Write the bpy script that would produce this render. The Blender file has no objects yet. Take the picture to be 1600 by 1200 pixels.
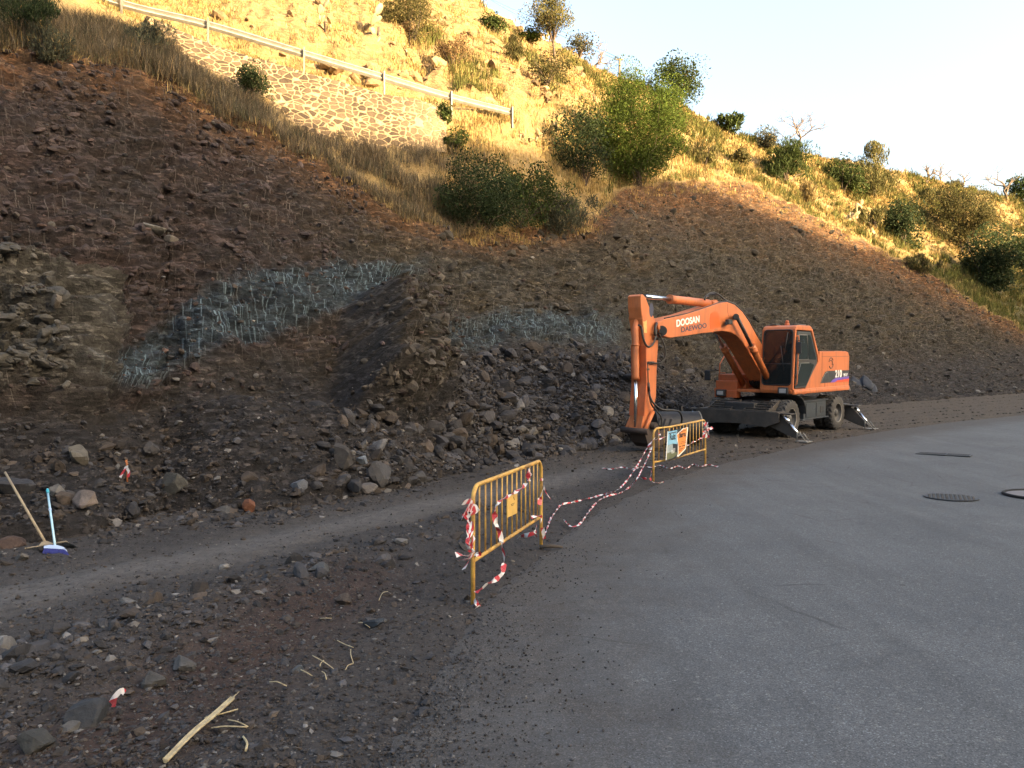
import bpy, bmesh, math, random
import numpy as np
from mathutils import Vector, Matrix, Quaternion

random.seed(7)
rng = np.random.default_rng(7)
SC = bpy.context.scene
COL = SC.collection

# ------------------------------------------------------------------ camera, sky, sun, exposure
CAM_Z = 1.87
FPX = 1200.0                                    # focal length in pixels of the 1600 px wide photograph
cam_data = bpy.data.cameras.new("camera")
cam_data.sensor_width = 36.0
cam_data.lens = 36.0 * FPX / 1600.0
cam_data.clip_start = 0.1
cam_data.clip_end = 3000.0
cam = bpy.data.objects.new("camera", cam_data)
cam.location = (0, 0, CAM_Z)
cam.rotation_euler = (math.radians(90), 0, 0)
COL.objects.link(cam)
SC.camera = cam

SUN_EL = math.radians(12.0)
SUN_H = np.array([0.80, -0.60])                 # horizontal direction towards the sun
SUN = np.array([SUN_H[0] * math.cos(SUN_EL), SUN_H[1] * math.cos(SUN_EL), math.sin(SUN_EL)])
world = bpy.data.worlds.new("World")
SC.world = world
world.use_nodes = True
wn = world.node_tree.nodes
wl = world.node_tree.links
bg = wn["Background"]
sky = wn.new("ShaderNodeTexSky")
sky.sky_type = 'NISHITA'
sky.sun_disc = False
sky.sun_elevation = SUN_EL
sky.sun_rotation = math.atan2(SUN_H[0], SUN_H[1])
sky.altitude = 100
sky.air_density = 1.0
sky.dust_density = 8.0
sky.ozone_density = 0.5
wl.new(sky.outputs[0], bg.inputs[0])
bg.inputs[1].default_value = 0.15

sun_data = bpy.data.lights.new("sun", 'SUN')
sun_data.energy = 4.9
sun_data.angle = math.radians(0.6)
sun_data.color = (1.0, 0.72, 0.37)
sun_ob = bpy.data.objects.new("sun", sun_data)
sun_ob.rotation_euler = Vector(SUN).to_track_quat('Z', 'Y').to_euler()
sun_ob.location = (60, -45, 60)
COL.objects.link(sun_ob)

SC.view_settings.view_transform = 'Standard'
SC.view_settings.look = 'None'
SC.view_settings.exposure = 2.66
SC.view_settings.gamma = 1.0
SC.cycles.max_bounces = 6
SC.cycles.diffuse_bounces = 3
SC.cycles.transparent_max_bounces = 6

# ------------------------------------------------------------------ noise
_perm = np.random.default_rng(3).permutation(512).astype(np.int64)
_perm = np.concatenate([_perm, _perm, _perm])
_g = np.random.default_rng(5).normal(size=(512, 3)).astype(np.float32)
_g /= np.linalg.norm(_g, axis=1)[:, None]

def noise3(P):
    P = np.asarray(P, dtype=np.float64)
    i = np.floor(P).astype(np.int64)
    f = (P - i).astype(np.float32)
    i &= 511
    u = f * f * f * (f * (f * 6 - 15) + 10)
    out = 0
    for dx in (0, 1):
        wx = u[..., 0] if dx else 1 - u[..., 0]
        for dy in (0, 1):
            wy = u[..., 1] if dy else 1 - u[..., 1]
            for dz in (0, 1):
                wz = u[..., 2] if dz else 1 - u[..., 2]
                h = _perm[(_perm[(_perm[(i[..., 0] + dx) & 511] + i[..., 1] + dy) & 511] + i[..., 2] + dz) & 511]
                g = _g[h]
                d = g[..., 0] * (f[..., 0] - dx) + g[..., 1] * (f[..., 1] - dy) + g[..., 2] * (f[..., 2] - dz)
                out = out + wx * wy * wz * d
    return out * 1.5

def fbm(P, f, octs=3, gain=0.5):
    a, s, t = 1.0, 0.0, 0.0
    for k in range(octs):
        s = s + a * noise3(P * f + 17.3 * k)
        t += a
        a *= gain
        f *= 2.03
    return s / t

def ridged(P, f, octs=3):
    a, s, t = 1.0, 0.0, 0.0
    for k in range(octs):
        s = s + a * (1 - 2 * np.abs(noise3(P * f + 9.1 * k)))
        t += a
        a *= 0.5
        f *= 2.1
    return s / t

def sstep(a, b, x):
    t = np.clip((x - a) / (b - a), 0, 1)
    return t * t * (3 - 2 * t)

# ------------------------------------------------------------------ object helpers
def tag(o, label=None, cat=None, group=None, kind=None):
    if label: o['label'] = label
    if cat: o['category'] = cat
    if group: o['group'] = group
    if kind: o['kind'] = kind
    return o

def link(name, me, mat=None, parent=None):
    o = bpy.data.objects.new(name, me)
    if mat is not None:
        for m in (mat if isinstance(mat, (list, tuple)) else [mat]):
            me.materials.append(m)
    COL.objects.link(o)
    if parent is not None:
        o.parent = parent
    return o

def empty(name, loc=(0, 0, 0), rz=0.0):
    o = bpy.data.objects.new(name, None)
    o.location = loc
    o.rotation_euler = (0, 0, rz)
    o.empty_display_size = 0.2
    COL.objects.link(o)
    return o

def np_mesh(name, V, F, smooth=False, col=None, uv=None, colname="col", fcol=None, extra=None):
    """V (n,3); F (m,k) with one k, or a list of such arrays"""
    V = np.ascontiguousarray(V, dtype=np.float32)
    Fs = F if isinstance(F, list) else [F]
    me = bpy.data.meshes.new(name)
    me.vertices.add(len(V))
    me.vertices.foreach_set("co", V.ravel())
    loops = np.concatenate([f.ravel() for f in Fs]).astype(np.int32)
    counts = np.concatenate([np.full(len(f), f.shape[1], np.int32) for f in Fs])
    starts = np.concatenate([[0], np.cumsum(counts)[:-1]]).astype(np.int32)
    me.loops.add(len(loops))
    me.loops.foreach_set("vertex_index", loops)
    me.polygons.add(len(counts))
    me.polygons.foreach_set("loop_start", starts)
    me.polygons.foreach_set("use_smooth", np.full(len(counts), smooth, dtype=bool))
    if col is not None:
        a = me.color_attributes.new(colname, 'FLOAT_COLOR', 'POINT')
        c = np.ones((len(V), 4), np.float32)
        c[:, :3] = col
        a.data.foreach_set("color", c.ravel())
    for nm, cc in (extra or {}).items():
        a = me.color_attributes.new(nm, 'FLOAT_COLOR', 'POINT')
        c = np.ones((len(V), 4), np.float32)
        c[:, :3] = cc
        a.data.foreach_set("color", c.ravel())
    if uv is not None:
        l = me.uv_layers.new(name="uv")
        l.data.foreach_set("uv", np.ascontiguousarray(np.asarray(uv, np.float32)[loops]).ravel())
    me.update(calc_edges=True)
    me.validate()
    return me

def grid_faces(r, c):
    i = np.arange(r - 1)[:, None] * c + np.arange(c - 1)[None, :]
    i = i.ravel()
    return np.stack([i, i + 1, i + c + 1, i + c], 1)

def bm_link(name, bm, mat, parent=None, smooth=False, bevel=None):
    me = bpy.data.meshes.new(name)
    bmesh.ops.recalc_face_normals(bm, faces=bm.faces[:])
    bm.to_mesh(me)
    bm.free()
    if smooth:
        for p in me.polygons: p.use_smooth = True
    o = link(name, me, mat, parent)
    return o

def box(bm, c, s, rot=None, bev=0.0):
    """axis box at centre c with full sizes s, bevelled"""
    t = bmesh.new()
    bmesh.ops.create_cube(t, size=1.0)
    bmesh.ops.scale(t, vec=s, verts=t.verts)
    if bev > 0:
        bmesh.ops.bevel(t, geom=t.edges[:], offset=bev, segments=2, affect='EDGES', profile=0.6)
    M = Matrix.Translation(c)
    if rot is not None: M = M @ (rot.to_4x4() if not isinstance(rot, Matrix) or len(rot) == 3 else rot)
    bmesh.ops.transform(t, matrix=M, verts=t.verts)
    me = bpy.data.meshes.new("tmp"); t.to_mesh(me); t.free()
    bm.from_mesh(me); bpy.data.meshes.remove(me)
    return bm

def prism(bm, poly, y0, y1, bev=0.0, axis='y'):
    """closed polygon in (x,z) extruded from y0 to y1"""
    t = bmesh.new()
    if axis == 'y':
        a = [t.verts.new((p[0], y0, p[1])) for p in poly]; b = [t.verts.new((p[0], y1, p[1])) for p in poly]
    elif axis == 'x':
        a = [t.verts.new((y0, p[0], p[1])) for p in poly]; b = [t.verts.new((y1, p[0], p[1])) for p in poly]
    else:
        a = [t.verts.new((p[0], p[1], y0)) for p in poly]; b = [t.verts.new((p[0], p[1], y1)) for p in poly]
    n = len(poly)
    t.faces.new(a); t.faces.new(b[::-1])
    for i in range(n):
        t.faces.new((a[i], b[i], b[(i + 1) % n], a[(i + 1) % n]))
    bmesh.ops.recalc_face_normals(t, faces=t.faces[:])
    if bev > 0:
        bmesh.ops.bevel(t, geom=t.edges[:], offset=bev, segments=2, affect='EDGES', profile=0.6, clamp_overlap=True)
    me = bpy.data.meshes.new("tmp"); t.to_mesh(me); t.free()
    bm.from_mesh(me); bpy.data.meshes.remove(me)
    return bm

def tube(bm, pts, r, n=10, caps=True):
    pts = [Vector(p) for p in pts]
    rs = r if isinstance(r, (list, tuple)) else [r] * len(pts)
    up = None
    rings = []
    for i, p in enumerate(pts):
        if i == 0: d = pts[1] - p
        elif i == len(pts) - 1: d = p - pts[i - 1]
        else: d = (pts[i + 1] - p).normalized() + (p - pts[i - 1]).normalized()
        if d.length < 1e-9: d = Vector((0, 0, 1))
        d.normalize()
        if up is None:
            up = Vector((0, 0, 1)) if abs(d.z) < 0.9 else Vector((1, 0, 0))
        s = d.cross(up)
        if s.length < 1e-6: s = d.orthogonal()
        s.normalize(); up = s.cross(d).normalized()
        rings.append([bm.verts.new(p + (s * math.cos(2 * math.pi * k / n) + up * math.sin(2 * math.pi * k / n)) * rs[i]) for k in range(n)])
    for a, b in zip(rings, rings[1:]):
        for k in range(n):
            bm.faces.new((a[k], a[(k + 1) % n], b[(k + 1) % n], b[k])).smooth = True
    if caps:
        bm.faces.new(rings[0][::-1]); bm.faces.new(rings[-1])
    return bm

def catmull(pts, m=8):
    P = [Vector(p) for p in pts]
    P = [P[0] * 2 - P[1]] + P + [P[-1] * 2 - P[-2]]
    out = []
    for i in range(1, len(P) - 2):
        for k in range(m):
            t = k / m
            a, b, c, d = P[i - 1], P[i], P[i + 1], P[i + 2]
            out.append(0.5 * ((2 * b) + (c - a) * t + (2 * a - 5 * b + 4 * c - d) * t * t + (3 * b - a - 3 * c + d) * t ** 3))
    out.append(P[-2])
    return out

# ------------------------------------------------------------------ material helpers
class NT:
    def __init__(s, name):
        s.m = bpy.data.materials.new(name); s.m.use_nodes = True
        s.t = s.m.node_tree; s.n = s.t.nodes; s.l = s.t.links
        s.b = s.n["Principled BSDF"]
    def new(s, typ, **kw):
        n = s.n.new(typ)
        for k, v in kw.items(): setattr(n, k, v)
        return n
    def set(s, sock, v):
        if hasattr(v, 'is_output') or isinstance(v, bpy.types.NodeSocket): s.l.new(v, sock)
        else: sock.default_value = v
    def coord(s, kind="Object"):
        return s.new("ShaderNodeTexCoord").outputs[kind]
    def mapping(s, vec, scale=(1, 1, 1), rot=(0, 0, 0), loc=(0, 0, 0)):
        n = s.new("ShaderNodeMapping"); s.l.new(vec, n.inputs[0])
        n.inputs["Scale"].default_value = scale; n.inputs["Rotation"].default_value = rot; n.inputs["Location"].default_value = loc
        return n.outputs[0]
    def noise(s, vec, scale, detail=4, rough=0.6, out="Fac", dist=0.0):
        n = s.new("ShaderNodeTexNoise"); s.l.new(vec, n.inputs["Vector"])
        n.inputs["Scale"].default_value = scale; n.inputs["Detail"].default_value = detail
        n.inputs["Roughness"].default_value = rough; n.inputs["Distortion"].default_value = dist
        return n.outputs[out]
    def voro(s, vec, scale, feature='F1', out="Distance", rand=1.0):
        n = s.new("ShaderNodeTexVoronoi", feature=feature); s.l.new(vec, n.inputs["Vector"])
        n.inputs["Scale"].default_value = scale
        n.inputs["Randomness"].default_value = rand
        return n.outputs[out]
    def ramp(s, fac, stops, interp='LINEAR'):
        n = s.new("ShaderNodeValToRGB"); s.l.new(fac, n.inputs[0])
        cr = n.color_ramp; cr.interpolation = interp
        while len(cr.elements) < len(stops): cr.elements.new(0.5)
        for e, (p, c) in zip(cr.elements, stops):
            e.position = p; e.color = (c, c, c, 1) if isinstance(c, (int, float)) else (*c, 1)
        return n.outputs[0]
    def mix(s, fac, a, b, mode='MIX'):
        n = s.new("ShaderNodeMix", data_type='RGBA', blend_type=mode)
        s.set(n.inputs[0], fac)
        for k, v in ((6, a), (7, b)):
            s.set(n.inputs[k], (*v, 1) if isinstance(v, (tuple, list)) and len(v) == 3 else v)
        return n.outputs[2]
    def math(s, op, a, b=0.0, c=None, clamp=False):
        n = s.new("ShaderNodeMath", operation=op); n.use_clamp = clamp
        s.set(n.inputs[0], a); s.set(n.inputs[1], b)
        if c is not None: s.set(n.inputs[2], c)
        return n.outputs[0]
    def attr(s, name, out="Color"):
        n = s.new("ShaderNodeAttribute", attribute_name=name); return n.outputs[out]
    def sep(s, v):
        n = s.new("ShaderNodeSeparateXYZ"); s.l.new(v, n.inputs[0]); return n.outputs
    def comb(s, x, y, z=0.0):
        n = s.new("ShaderNodeCombineXYZ")
        for k, v in enumerate((x, y, z)): s.set(n.inputs[k], v)
        return n.outputs[0]
    def bump(s, h, strength=0.5, dist=0.05, normal=None):
        n = s.new("ShaderNodeBump"); s.l.new(h, n.inputs["Height"])
        n.inputs["Strength"].default_value = strength; n.inputs["Distance"].default_value = dist
        if normal is not None: s.l.new(normal, n.inputs["Normal"])
        return n.outputs[0]
    def out(s, color=None, rough=0.9, normal=None, metal=0.0, spec=None):
        if color is not None: s.set(s.b.inputs["Base Color"], (*color, 1) if isinstance(color, (tuple, list)) and len(color) == 3 else color)
        s.set(s.b.inputs["Roughness"], rough); s.set(s.b.inputs["Metallic"], metal)
        if normal is not None: s.l.new(normal, s.b.inputs["Normal"])
        if spec is not None: s.b.inputs["Specular IOR Level"].default_value = spec
        return s.m

def simple_mat(name, c, rough=0.6, metal=0.0, vary=0.25, scale=8.0, dirt=None, dirt_amt=0.5, bump=0.0):
    t = NT(name)
    co = t.coord("Object")
    n = t.noise(co, scale, 5)
    k = t.ramp(n, [(0.3, 1 - vary), (0.7, 1 + vary * 0.4)])
    col = t.mix(1.0, c, k, 'MULTIPLY')
    if dirt is not None:
        d = t.ramp(t.noise(co, scale * 0.6, 6, 0.7), [(0.45, 0.0), (0.7, dirt_amt)])
        col = t.mix(d, col, dirt)
    rr = t.ramp(n, [(0.2, max(rough - 0.12, 0.03)), (0.8, min(rough + 0.12, 1))])
    nm = t.bump(t.noise(co, scale * 6, 4), bump, 0.01) if bump > 0 else None
    return t.out(col, rr, nm, metal)
# ------------------------------------------------------------------ terrain shape
def gz(Y):
    Y = np.asarray(Y, dtype=np.float64)
    y = np.clip(Y - 13.0, 0, 34)
    return np.where(y < 2, 0.0105 * y * y, 0.042 * y - 0.042)

def ray(px, py):
    return np.array([(px - 800) / FPX, 1.0, (600 - py) / FPX])

def ground_hit(px, py):
    d = ray(px, py); lo, hi = 0.5, 120.0
    for _ in range(60):
        m = 0.5 * (lo + hi)
        if CAM_Z + d[2] * m > gz(m): lo = m
        else: hi = m
    return np.array([d[0] * lo, lo, float(gz(lo))])

def at(px, py, Y):
    d = ray(px, py)
    return np.array([d[0] * Y, Y, CAM_Z + d[2] * Y])

def smooth_interp(x, xs, ys, k=9):
    y = np.interp(x, xs, ys)
    pad = np.concatenate([np.full(k, y[0]), y, np.full(k, y[-1])])
    ker = np.hanning(2 * k + 1); ker /= ker.sum()
    return np.convolve(pad, ker, 'same')[k:-k]

# asphalt edge, traced on the ground
EDGE = np.array([ground_hit(*p) for p in [(570, 1200), (640, 1110), (690, 1030), (740, 952), (800, 900), (850, 862), (900, 818), (960, 784), (1040, 748), (1110, 728), (1180, 712), (1270, 692), (1370, 675), (1480, 660), (1600, 648)]])
_ey = np.concatenate([[-30, 0.0], EDGE[:, 1], [60]])
_ex = np.concatenate([[-4.0, -1.25], EDGE[:, 0], [EDGE[-1, 0] + (60 - EDGE[-1, 1]) * 1.25]])
def edge_x(Y): return np.interp(Y, _ey, _ex)

PXC = np.arange(-500, 2099, 3.0)                # one column of the terrain per viewing direction
TOE_PY = [(-500, 950), (0, 858), (120, 846), (250, 804), (400, 802), (500, 790), (600, 772), (700, 748), (830, 722), (980, 694), (1100, 668), (1250, 648), (1370, 633), (1480, 624), (1600, 615), (2100, 606)]
toe_pts = np.array([ground_hit(a, b) for a, b in TOE_PY])
toeY = smooth_interp(PXC, [a for a, b in TOE_PY], toe_pts[:, 1], 6)
toeY = np.minimum(toeY, 60)
kx = (PXC - 800) / FPX

def row(ctrl, k=6):
    xs = [c[0] for c in ctrl]
    Y = smooth_interp(PXC, xs, [c[2] for c in ctrl], k)
    py = smooth_interp(PXC, xs, [c[1] for c in ctrl], k)
    return np.stack([kx * Y, Y, CAM_Z + (600 - py) / FPX * Y], 1)

R0 = np.stack([kx * toeY, toeY, gz(toeY) - 0.12], 1)
CREST = [(-500, -150, 14), (0, 78, 16), (100, 92, 16.7), (200, 112, 17.5), (330, 172, 18.5), (470, 243, 20), (620, 342, 22), (700, 370, 24), (800, 368, 26.5), (920, 350, 30), (965, 302, 34), (1080, 286, 41), (1160, 292, 45), (1300, 362, 51), (1420, 422, 55), (1500, 468, 56), (1600, 530, 57), (2100, 598, 66)]
WALLB = [(-500, -190, 19.6), (0, -20, 21.5), (240, 72, 22.6), (330, 126, 23.0), (400, 158, 23.3), (500, 214, 23.9), (560, 219, 24.6), (690, 220, 26.2), (800, 225, 29.5), (900, 222, 34), (1000, 230, 40), (1080, 255, 46), (1160, 268, 51), (1300, 330, 57), (1420, 385, 61), (1500, 420, 63), (1600, 460, 65), (2100, 575, 75)]
BENCHF = [(-500, -300, 21), (0, -70, 22.6), (190, 20, 23.3), (240, 44, 23.5), (330, 84, 24.0), (475, 126, 24.9), (600, 160, 26.0), (690, 172, 26.9), (800, 178, 30), (900, 186, 36), (1000, 205, 43), (1080, 240, 49), (1160, 255, 54), (1300, 312, 60), (1420, 362, 64), (1500, 392, 67), (1600, 430, 70), (2100, 560, 82)]
BENCHB = [(-500, -230, 27), (0, -30, 27.4), (240, 44, 27.6), (330, 75, 27.8), (475, 114, 28.4), (600, 147, 29.4), (690, 160, 30.5), (800, 160, 33), (900, 172, 39), (1000, 195, 46), (1080, 228, 51.5), (1160, 246, 56), (1300, 300, 62), (1420, 345, 67), (1500, 370, 71), (1600, 405, 74), (2100, 545, 88)]
SKY = [(-500, -800, 36), (0, -480, 40), (400, -220, 43), (600, -90, 45), (740, 8, 48), (830, 68, 50), (900, 95, 52), (960, 116, 54), (1030, 150, 56), (1100, 186, 58), (1170, 222, 61), (1280, 247, 66), (1400, 268, 72), (1500, 295, 78), (1600, 316, 84), (2100, 420, 110)]
R1, R2, R3, R4, R6 = row(CREST), row(WALLB), row(BENCHF), row(BENCHB), row(SKY)
R5 = 0.5 * (R4 + R6); R5[:, 2] += 0.4 * sstep(1100, 700, PXC)
R7 = R6.copy(); R7[:, :2] *= 1.16; R7[:, 2] -= 1.2
R8 = R6.copy(); R8[:, :2] *= 1.7; R8[:, 2] -= 14
segs = [(R0, R1, 330), (R1, R2, 46), (R2, R3, 22), (R3, R4, 18), (R4, R5, 75), (R5, R6, 75), (R6, R7, 8), (R7, R8, 10)]
rows, seg_id, seg_t = [], [], []
for si, (A, B, n) in enumerate(segs):
    for j in range(n):
        t = j / n
        if si == 0:
            zf = t - 0.17 * math.sin(math.pi * t) * (1 - t) * 1.4
        else: zf = t
        r = A + (B - A) * t
        r[:, 2] = A[:, 2] + (B[:, 2] - A[:, 2]) * zf
        rows.append(r); seg_id.append(si); seg_t.append(t)
rows.append(R8); seg_id.append(8); seg_t.append(0)
H = np.stack(rows)                               # (rows, cols, 3)
SEG = np.array(seg_id)[:, None] * np.ones((1, H.shape[1]))
T = np.array(seg_t)[:, None] * np.ones((1, H.shape[1]))
NR, NC = H.shape[:2]
PX = np.broadcast_to(PXC, (NR, NC))
PY = 600 - (H[..., 2] - CAM_Z) / H[..., 1] * FPX
iscut = SEG < 0.5

def grid_normals(G):
    du = np.gradient(G, axis=1); dv = np.gradient(G, axis=0)
    n = np.cross(du, dv)
    return n / np.maximum(np.linalg.norm(n, axis=2, keepdims=True), 1e-9)

N = grid_normals(H)
def bumpf(px0, px1, a, py0, py1, b):
    return sstep(px0 - a, px0 + a, PX) * (1 - sstep(px1 - a, px1 + a, PX)) * sstep(py0 - b, py0 + b, PY) * (1 - sstep(py1 - b, py1 + b, PY))
def line_mask(pts, half, soft):
    xs, ys = zip(*pts)
    d = np.abs(PY + 14 * n_mid + 12 * n_lo - np.interp(PX, xs, ys))
    return (1 - sstep(half - soft, half + soft, d)) * sstep(xs[0] - 25, xs[0] + 25, PX) * (1 - sstep(xs[-1] - 25, xs[-1] + 25, PX))

# along-slope coordinates: s runs along the foot, so scratches follow the fall line
tc = R0[:, :2]
tcd = np.concatenate([[0], np.cumsum(np.linalg.norm(np.diff(tc, axis=0), axis=1))])
ks = max(len(tc) // 60, 1)
kern = np.hanning(121); kern /= kern.sum()
tcs = np.stack([np.convolve(np.pad(tc[:, k], 60, mode='reflect', reflect_type='odd'), kern, 'valid') for k in (0, 1)], 1)
sub = tcs[::6]; subd = tcd[::6]
Hf = H.reshape(-1, 3)
S = np.empty(len(Hf))
tang = np.gradient(sub, axis=0); tang /= np.linalg.norm(tang, axis=1)[:, None]
for a in range(0, len(Hf), 40000):
    q = Hf[a:a + 40000, :2]
    d2 = ((q[:, None, :] - sub[None]) ** 2).sum(2)
    i = d2.argmin(1)
    S[a:a + 40000] = subd[i] + ((q - sub[i]) * tang[i]).sum(1)
UV = np.stack([S, Hf[:, 2]], 1)

SG = S.reshape(NR, NC); ZG = H[..., 2].copy()
n_lo = fbm(H, 0.28, 3)
n_mid = fbm(H + 40, 1.1, 3)
n_hi = ridged(H + 80, 2.6, 3)
n_fine = fbm(H + 11, 8.0, 2)
HS = H * np.array([0.62, 0.62, 1.9])
n_led = ridged(HS + 3, 1.5, 4)
n_led2 = ridged(HS + 60, 4.6, 2)
wpx = 18 * n_mid + 14 * n_fine
# geology masks carried by the surface
bx_ = [100, 160, 220, 320, 450, 560, 660]
bcen = np.interp(PX, bx_, [632, 600, 574, 528, 482, 450, 440]); bhal = np.interp(PX, bx_, [8, 32, 48, 62, 50, 36, 6])
bd_ = np.abs(PY + 16 * n_mid + 14 * n_lo + 8 * n_fine - bcen) / bhal
blue = (1 - sstep(0.55, 1.15, bd_)) * sstep(100, 150, PX) * (1 - sstep(600, 670, PX))
blue = np.maximum(blue, 1.0 * line_mask([(640, 548), (740, 534), (850, 518), (960, 532)], 28, 22))
PYw = PY + wpx
talus = iscut * sstep(-22, 30, PYw - np.interp(PX, [-500, 0, 200, 330, 430, 515, 580, 640, 690, 760, 980, 1100, 1300, 1420, 1600, 2100], [720, 668, 640, 590, 560, 575, 655, 645, 556, 548, 548, 585, 560, 552, 535, 575]))
PX_, PY_ = PX, PY
PX = PX + 50 * n_lo + 30 * n_mid; PY = PY + 25 * n_lo + 22 * n_mid
outcrop = iscut * bumpf(-400, 150, 30, 455, 640, 22) * sstep(-0.5, 0.2, n_mid + 0.3)
PX, PY = PX_, PY_
redm = iscut * sstep(640, 380, PX + 0.5 * wpx) * (1 - talus)
soil = iscut * np.clip(sstep(0.80, 0.97, T + 0.05 * n_mid) + 0.8 * sstep(900, 1080, PX) * sstep(0.62, 0.95, T + 0.10 * n_mid), 0, 1)
PX0, PY0 = PX, PY
PX = PX + 16 * n_lo + 10 * n_mid; PY = PY + 14 * n_lo + 12 * n_mid
butt = bumpf(538, 690, 17, 485, 655, 22) * (1 - 0.55 * sstep(560, 700, PX))
hollow = bumpf(375, 528, 14, 505, 640, 35)
mound = bumpf(690, 1010, 40, 560, 690, 25)
mound2 = bumpf(300, 640, 60, 650, 780, 30)
PX, PY = PX0, PY0
disp = np.zeros((NR, NC))
c = iscut.astype(float)
fade = np.minimum(sstep(0.0, 0.05, T), 1) * c
amp = fade * (1 - 0.45 * sstep(0.9, 1.0, T))
# bedded ledges dipping gently, strongest in the pale outcrop
bed = H[..., 2] * 1.0 + 0.22 * H[..., 0] + 0.5 * n_lo + 0.25 * n_mid
saw = np.mod(bed * 1.9, 1.0); saw = np.where(saw < 0.8, saw / 0.8, (1 - saw) / 0.2)
saw2 = np.mod(bed * 5.3 + 0.6 * n_mid, 1.0); saw2 = np.where(saw2 < 0.8, saw2 / 0.8, (1 - saw2) / 0.2)
disp += amp * (0.42 * n_lo + 0.20 * n_mid * (1 - 0.4 * talus) + 0.085 * n_hi + 0.04 * n_fine + (0.26 * n_led + 0.10 * n_led2) * (1 - 0.75 * talus))
disp += amp * (1 - talus) * (0.06 * saw + 0.05 * saw2 * (0.5 + 0.5 * sstep(700, 400, PX)))
disp += amp * outcrop * (0.42 * saw + 0.16 * saw2 + 0.30)
disp += amp * (1.15 * butt * (1 + 0.45 * n_mid + 0.25 * n_hi) - 0.30 * hollow + 0.45 * mound + 0.35 * mound2)
fl = ridged(np.stack([SG * 1.5, ZG * 0.22, 0 * ZG], -1), 1.0, 2)
disp += amp * (1 - 0.85 * talus) * (0.05 + 0.09 * sstep(800, 1150, PX)) * fl
disp += amp * (1 - 0.6 * talus) * sstep(850, 1200, PX) * (0.12 * n_led + 0.05 * n_hi + 0.10 * ridged(H, 0.7, 2))
# torn crest lip with grass roots
lip = sstep(0.90, 0.985, T) * c
disp += lip * 0.30 * (0.5 + n_mid) * sstep(-60, 60, PX)
nat = (SEG > 0.5) & (SEG < 8)
g = nat.astype(float)
cliffs = g * bumpf(380, 900, 60, -250, 200, 40) * ((SEG >= 4) & (SEG <= 5))
disp += g * np.where((SEG >= 2) & (SEG < 4) & (PX < 850), 0.25, 1.0) * (0.45 * fbm(H, 0.16, 2) + 0.28 * n_mid + 0.10 * n_hi)
disp += cliffs * 0.55 * ridged(H, 0.45, 3)
H += N * disp[..., None] * np.array([1, 1, 1.0])
N = grid_normals(H)
Hf = H.reshape(-1, 3)
PYd = 600 - (H[..., 2] - CAM_Z) / H[..., 1] * FPX

cutm = np.where(iscut, 1 - sstep(0.965, 1.0, T + 0.02 * n_mid), 0.0)
grassy = 1 - cutm
bare = np.clip(cliffs * sstep(0.05, 0.5, ridged(H, 0.45, 2)), 0, 1)
shade_olive = ((SEG >= 1) & (SEG < 4)) * sstep(1180, 1420, PX + 60 * n_mid) * sstep(395, 430, PYd + 20 * n_mid)  # shaded right end of the slope, given its shade as dark olive colour
A1 = np.stack([cutm, np.clip(blue, 0, 1) * iscut * sstep(-0.75, 0.25, n_mid + 0.5 * n_fine + 0.25), talus], -1).reshape(-1, 3)
A2 = np.stack([outcrop, soil, np.clip(redm, 0, 1)], -1).reshape(-1, 3)

# ---- hillside material
t = NT("hillside_rock_and_grass")
co = t.coord("Object"); uvn = t.new("ShaderNodeUVMap", uv_map="uv").outputs[0]
m1 = t.sep(t.attr("m1", "Vector")); m2 = t.sep(t.attr("m2", "Vector"))
nbig = t.noise(co, 0.7, 5, 0.65); nmed = t.noise(co, 3.0, 6, 0.7); nfin = t.noise(co, 14, 5, 0.75)
vchip = t.voro(t.mapping(co, (0.8, 0.8, 3.0), (0.0, 0.22, 0.0)), 5.0, out="Color")
vchip2 = t.voro(t.mapping(co, (0.8, 0.8, 2.6), (0.1, 0.25, 0.2)), 14.0, out="Color")
chipv = t.sep(vchip)[0]; chipv2 = t.sep(vchip2)[0]
olive = t.mix(t.ramp(nbig, [(0.35, 0.0), (0.65, 1.0)]), (0.058, 0.048, 0.034), (0.034, 0.031, 0.026))
red = t.mix(t.ramp(nbig, [(0.35, 0.0), (0.65, 1.0)]), (0.045, 0.031, 0.029), (0.033, 0.028, 0.028))
gband = t.noise(t.mapping(co, (0.35, 0.35, 1.1), (0.0, 0.5, 0.3)), 0.55, 5, 0.65)
olive = t.mix(t.ramp(gband, [(0.45, 0.0), (0.62, 0.85)]), olive, (0.040, 0.039, 0.036))
olive = t.mix(t.ramp(gband, [(0.30, 0.7), (0.42, 0.0)]), olive, (0.070, 0.045, 0.029))
base = t.mix(m2[2], olive, red)
base = t.mix(m2[1], base, t.mix(t.ramp(nmed, [(0.35, 0), (0.65, 1)]), (0.150, 0.074, 0.033), (0.085, 0.054, 0.031)))
base = t.mix(t.math('MULTIPLY', m1[1], 0.95), base, t.mix(t.ramp(nmed, [(0.35, 0), (0.65, 1)]), (0.020, 0.031, 0.046), (0.040, 0.056, 0.070)))
base = t.mix(m1[2], base, t.mix(t.ramp(nbig, [(0.35, 0), (0.65, 1)]), (0.024, 0.023, 0.025), (0.033, 0.029, 0.028)))
base = t.mix(m2[0], base, t.mix(t.ramp(nmed, [(0.3, 0), (0.7, 1)]), (0.056, 0.053, 0.047), (0.098, 0.092, 0.082)))
base = t.mix(1.0, base, t.ramp(chipv, [(0.0, 0.60), (0.80, 1.08), (1.0, 1.9)]), 'MULTIPLY')
base = t.mix(1.0, base, t.ramp(chipv2, [(0.0, 0.70), (0.88, 1.10), (1.0, 2.3)]), 'MULTIPLY')
base = t.mix(1.0, base, t.ramp(nfin, [(0.3, 0.58), (0.7, 1.15)]), 'MULTIPLY')
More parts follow.
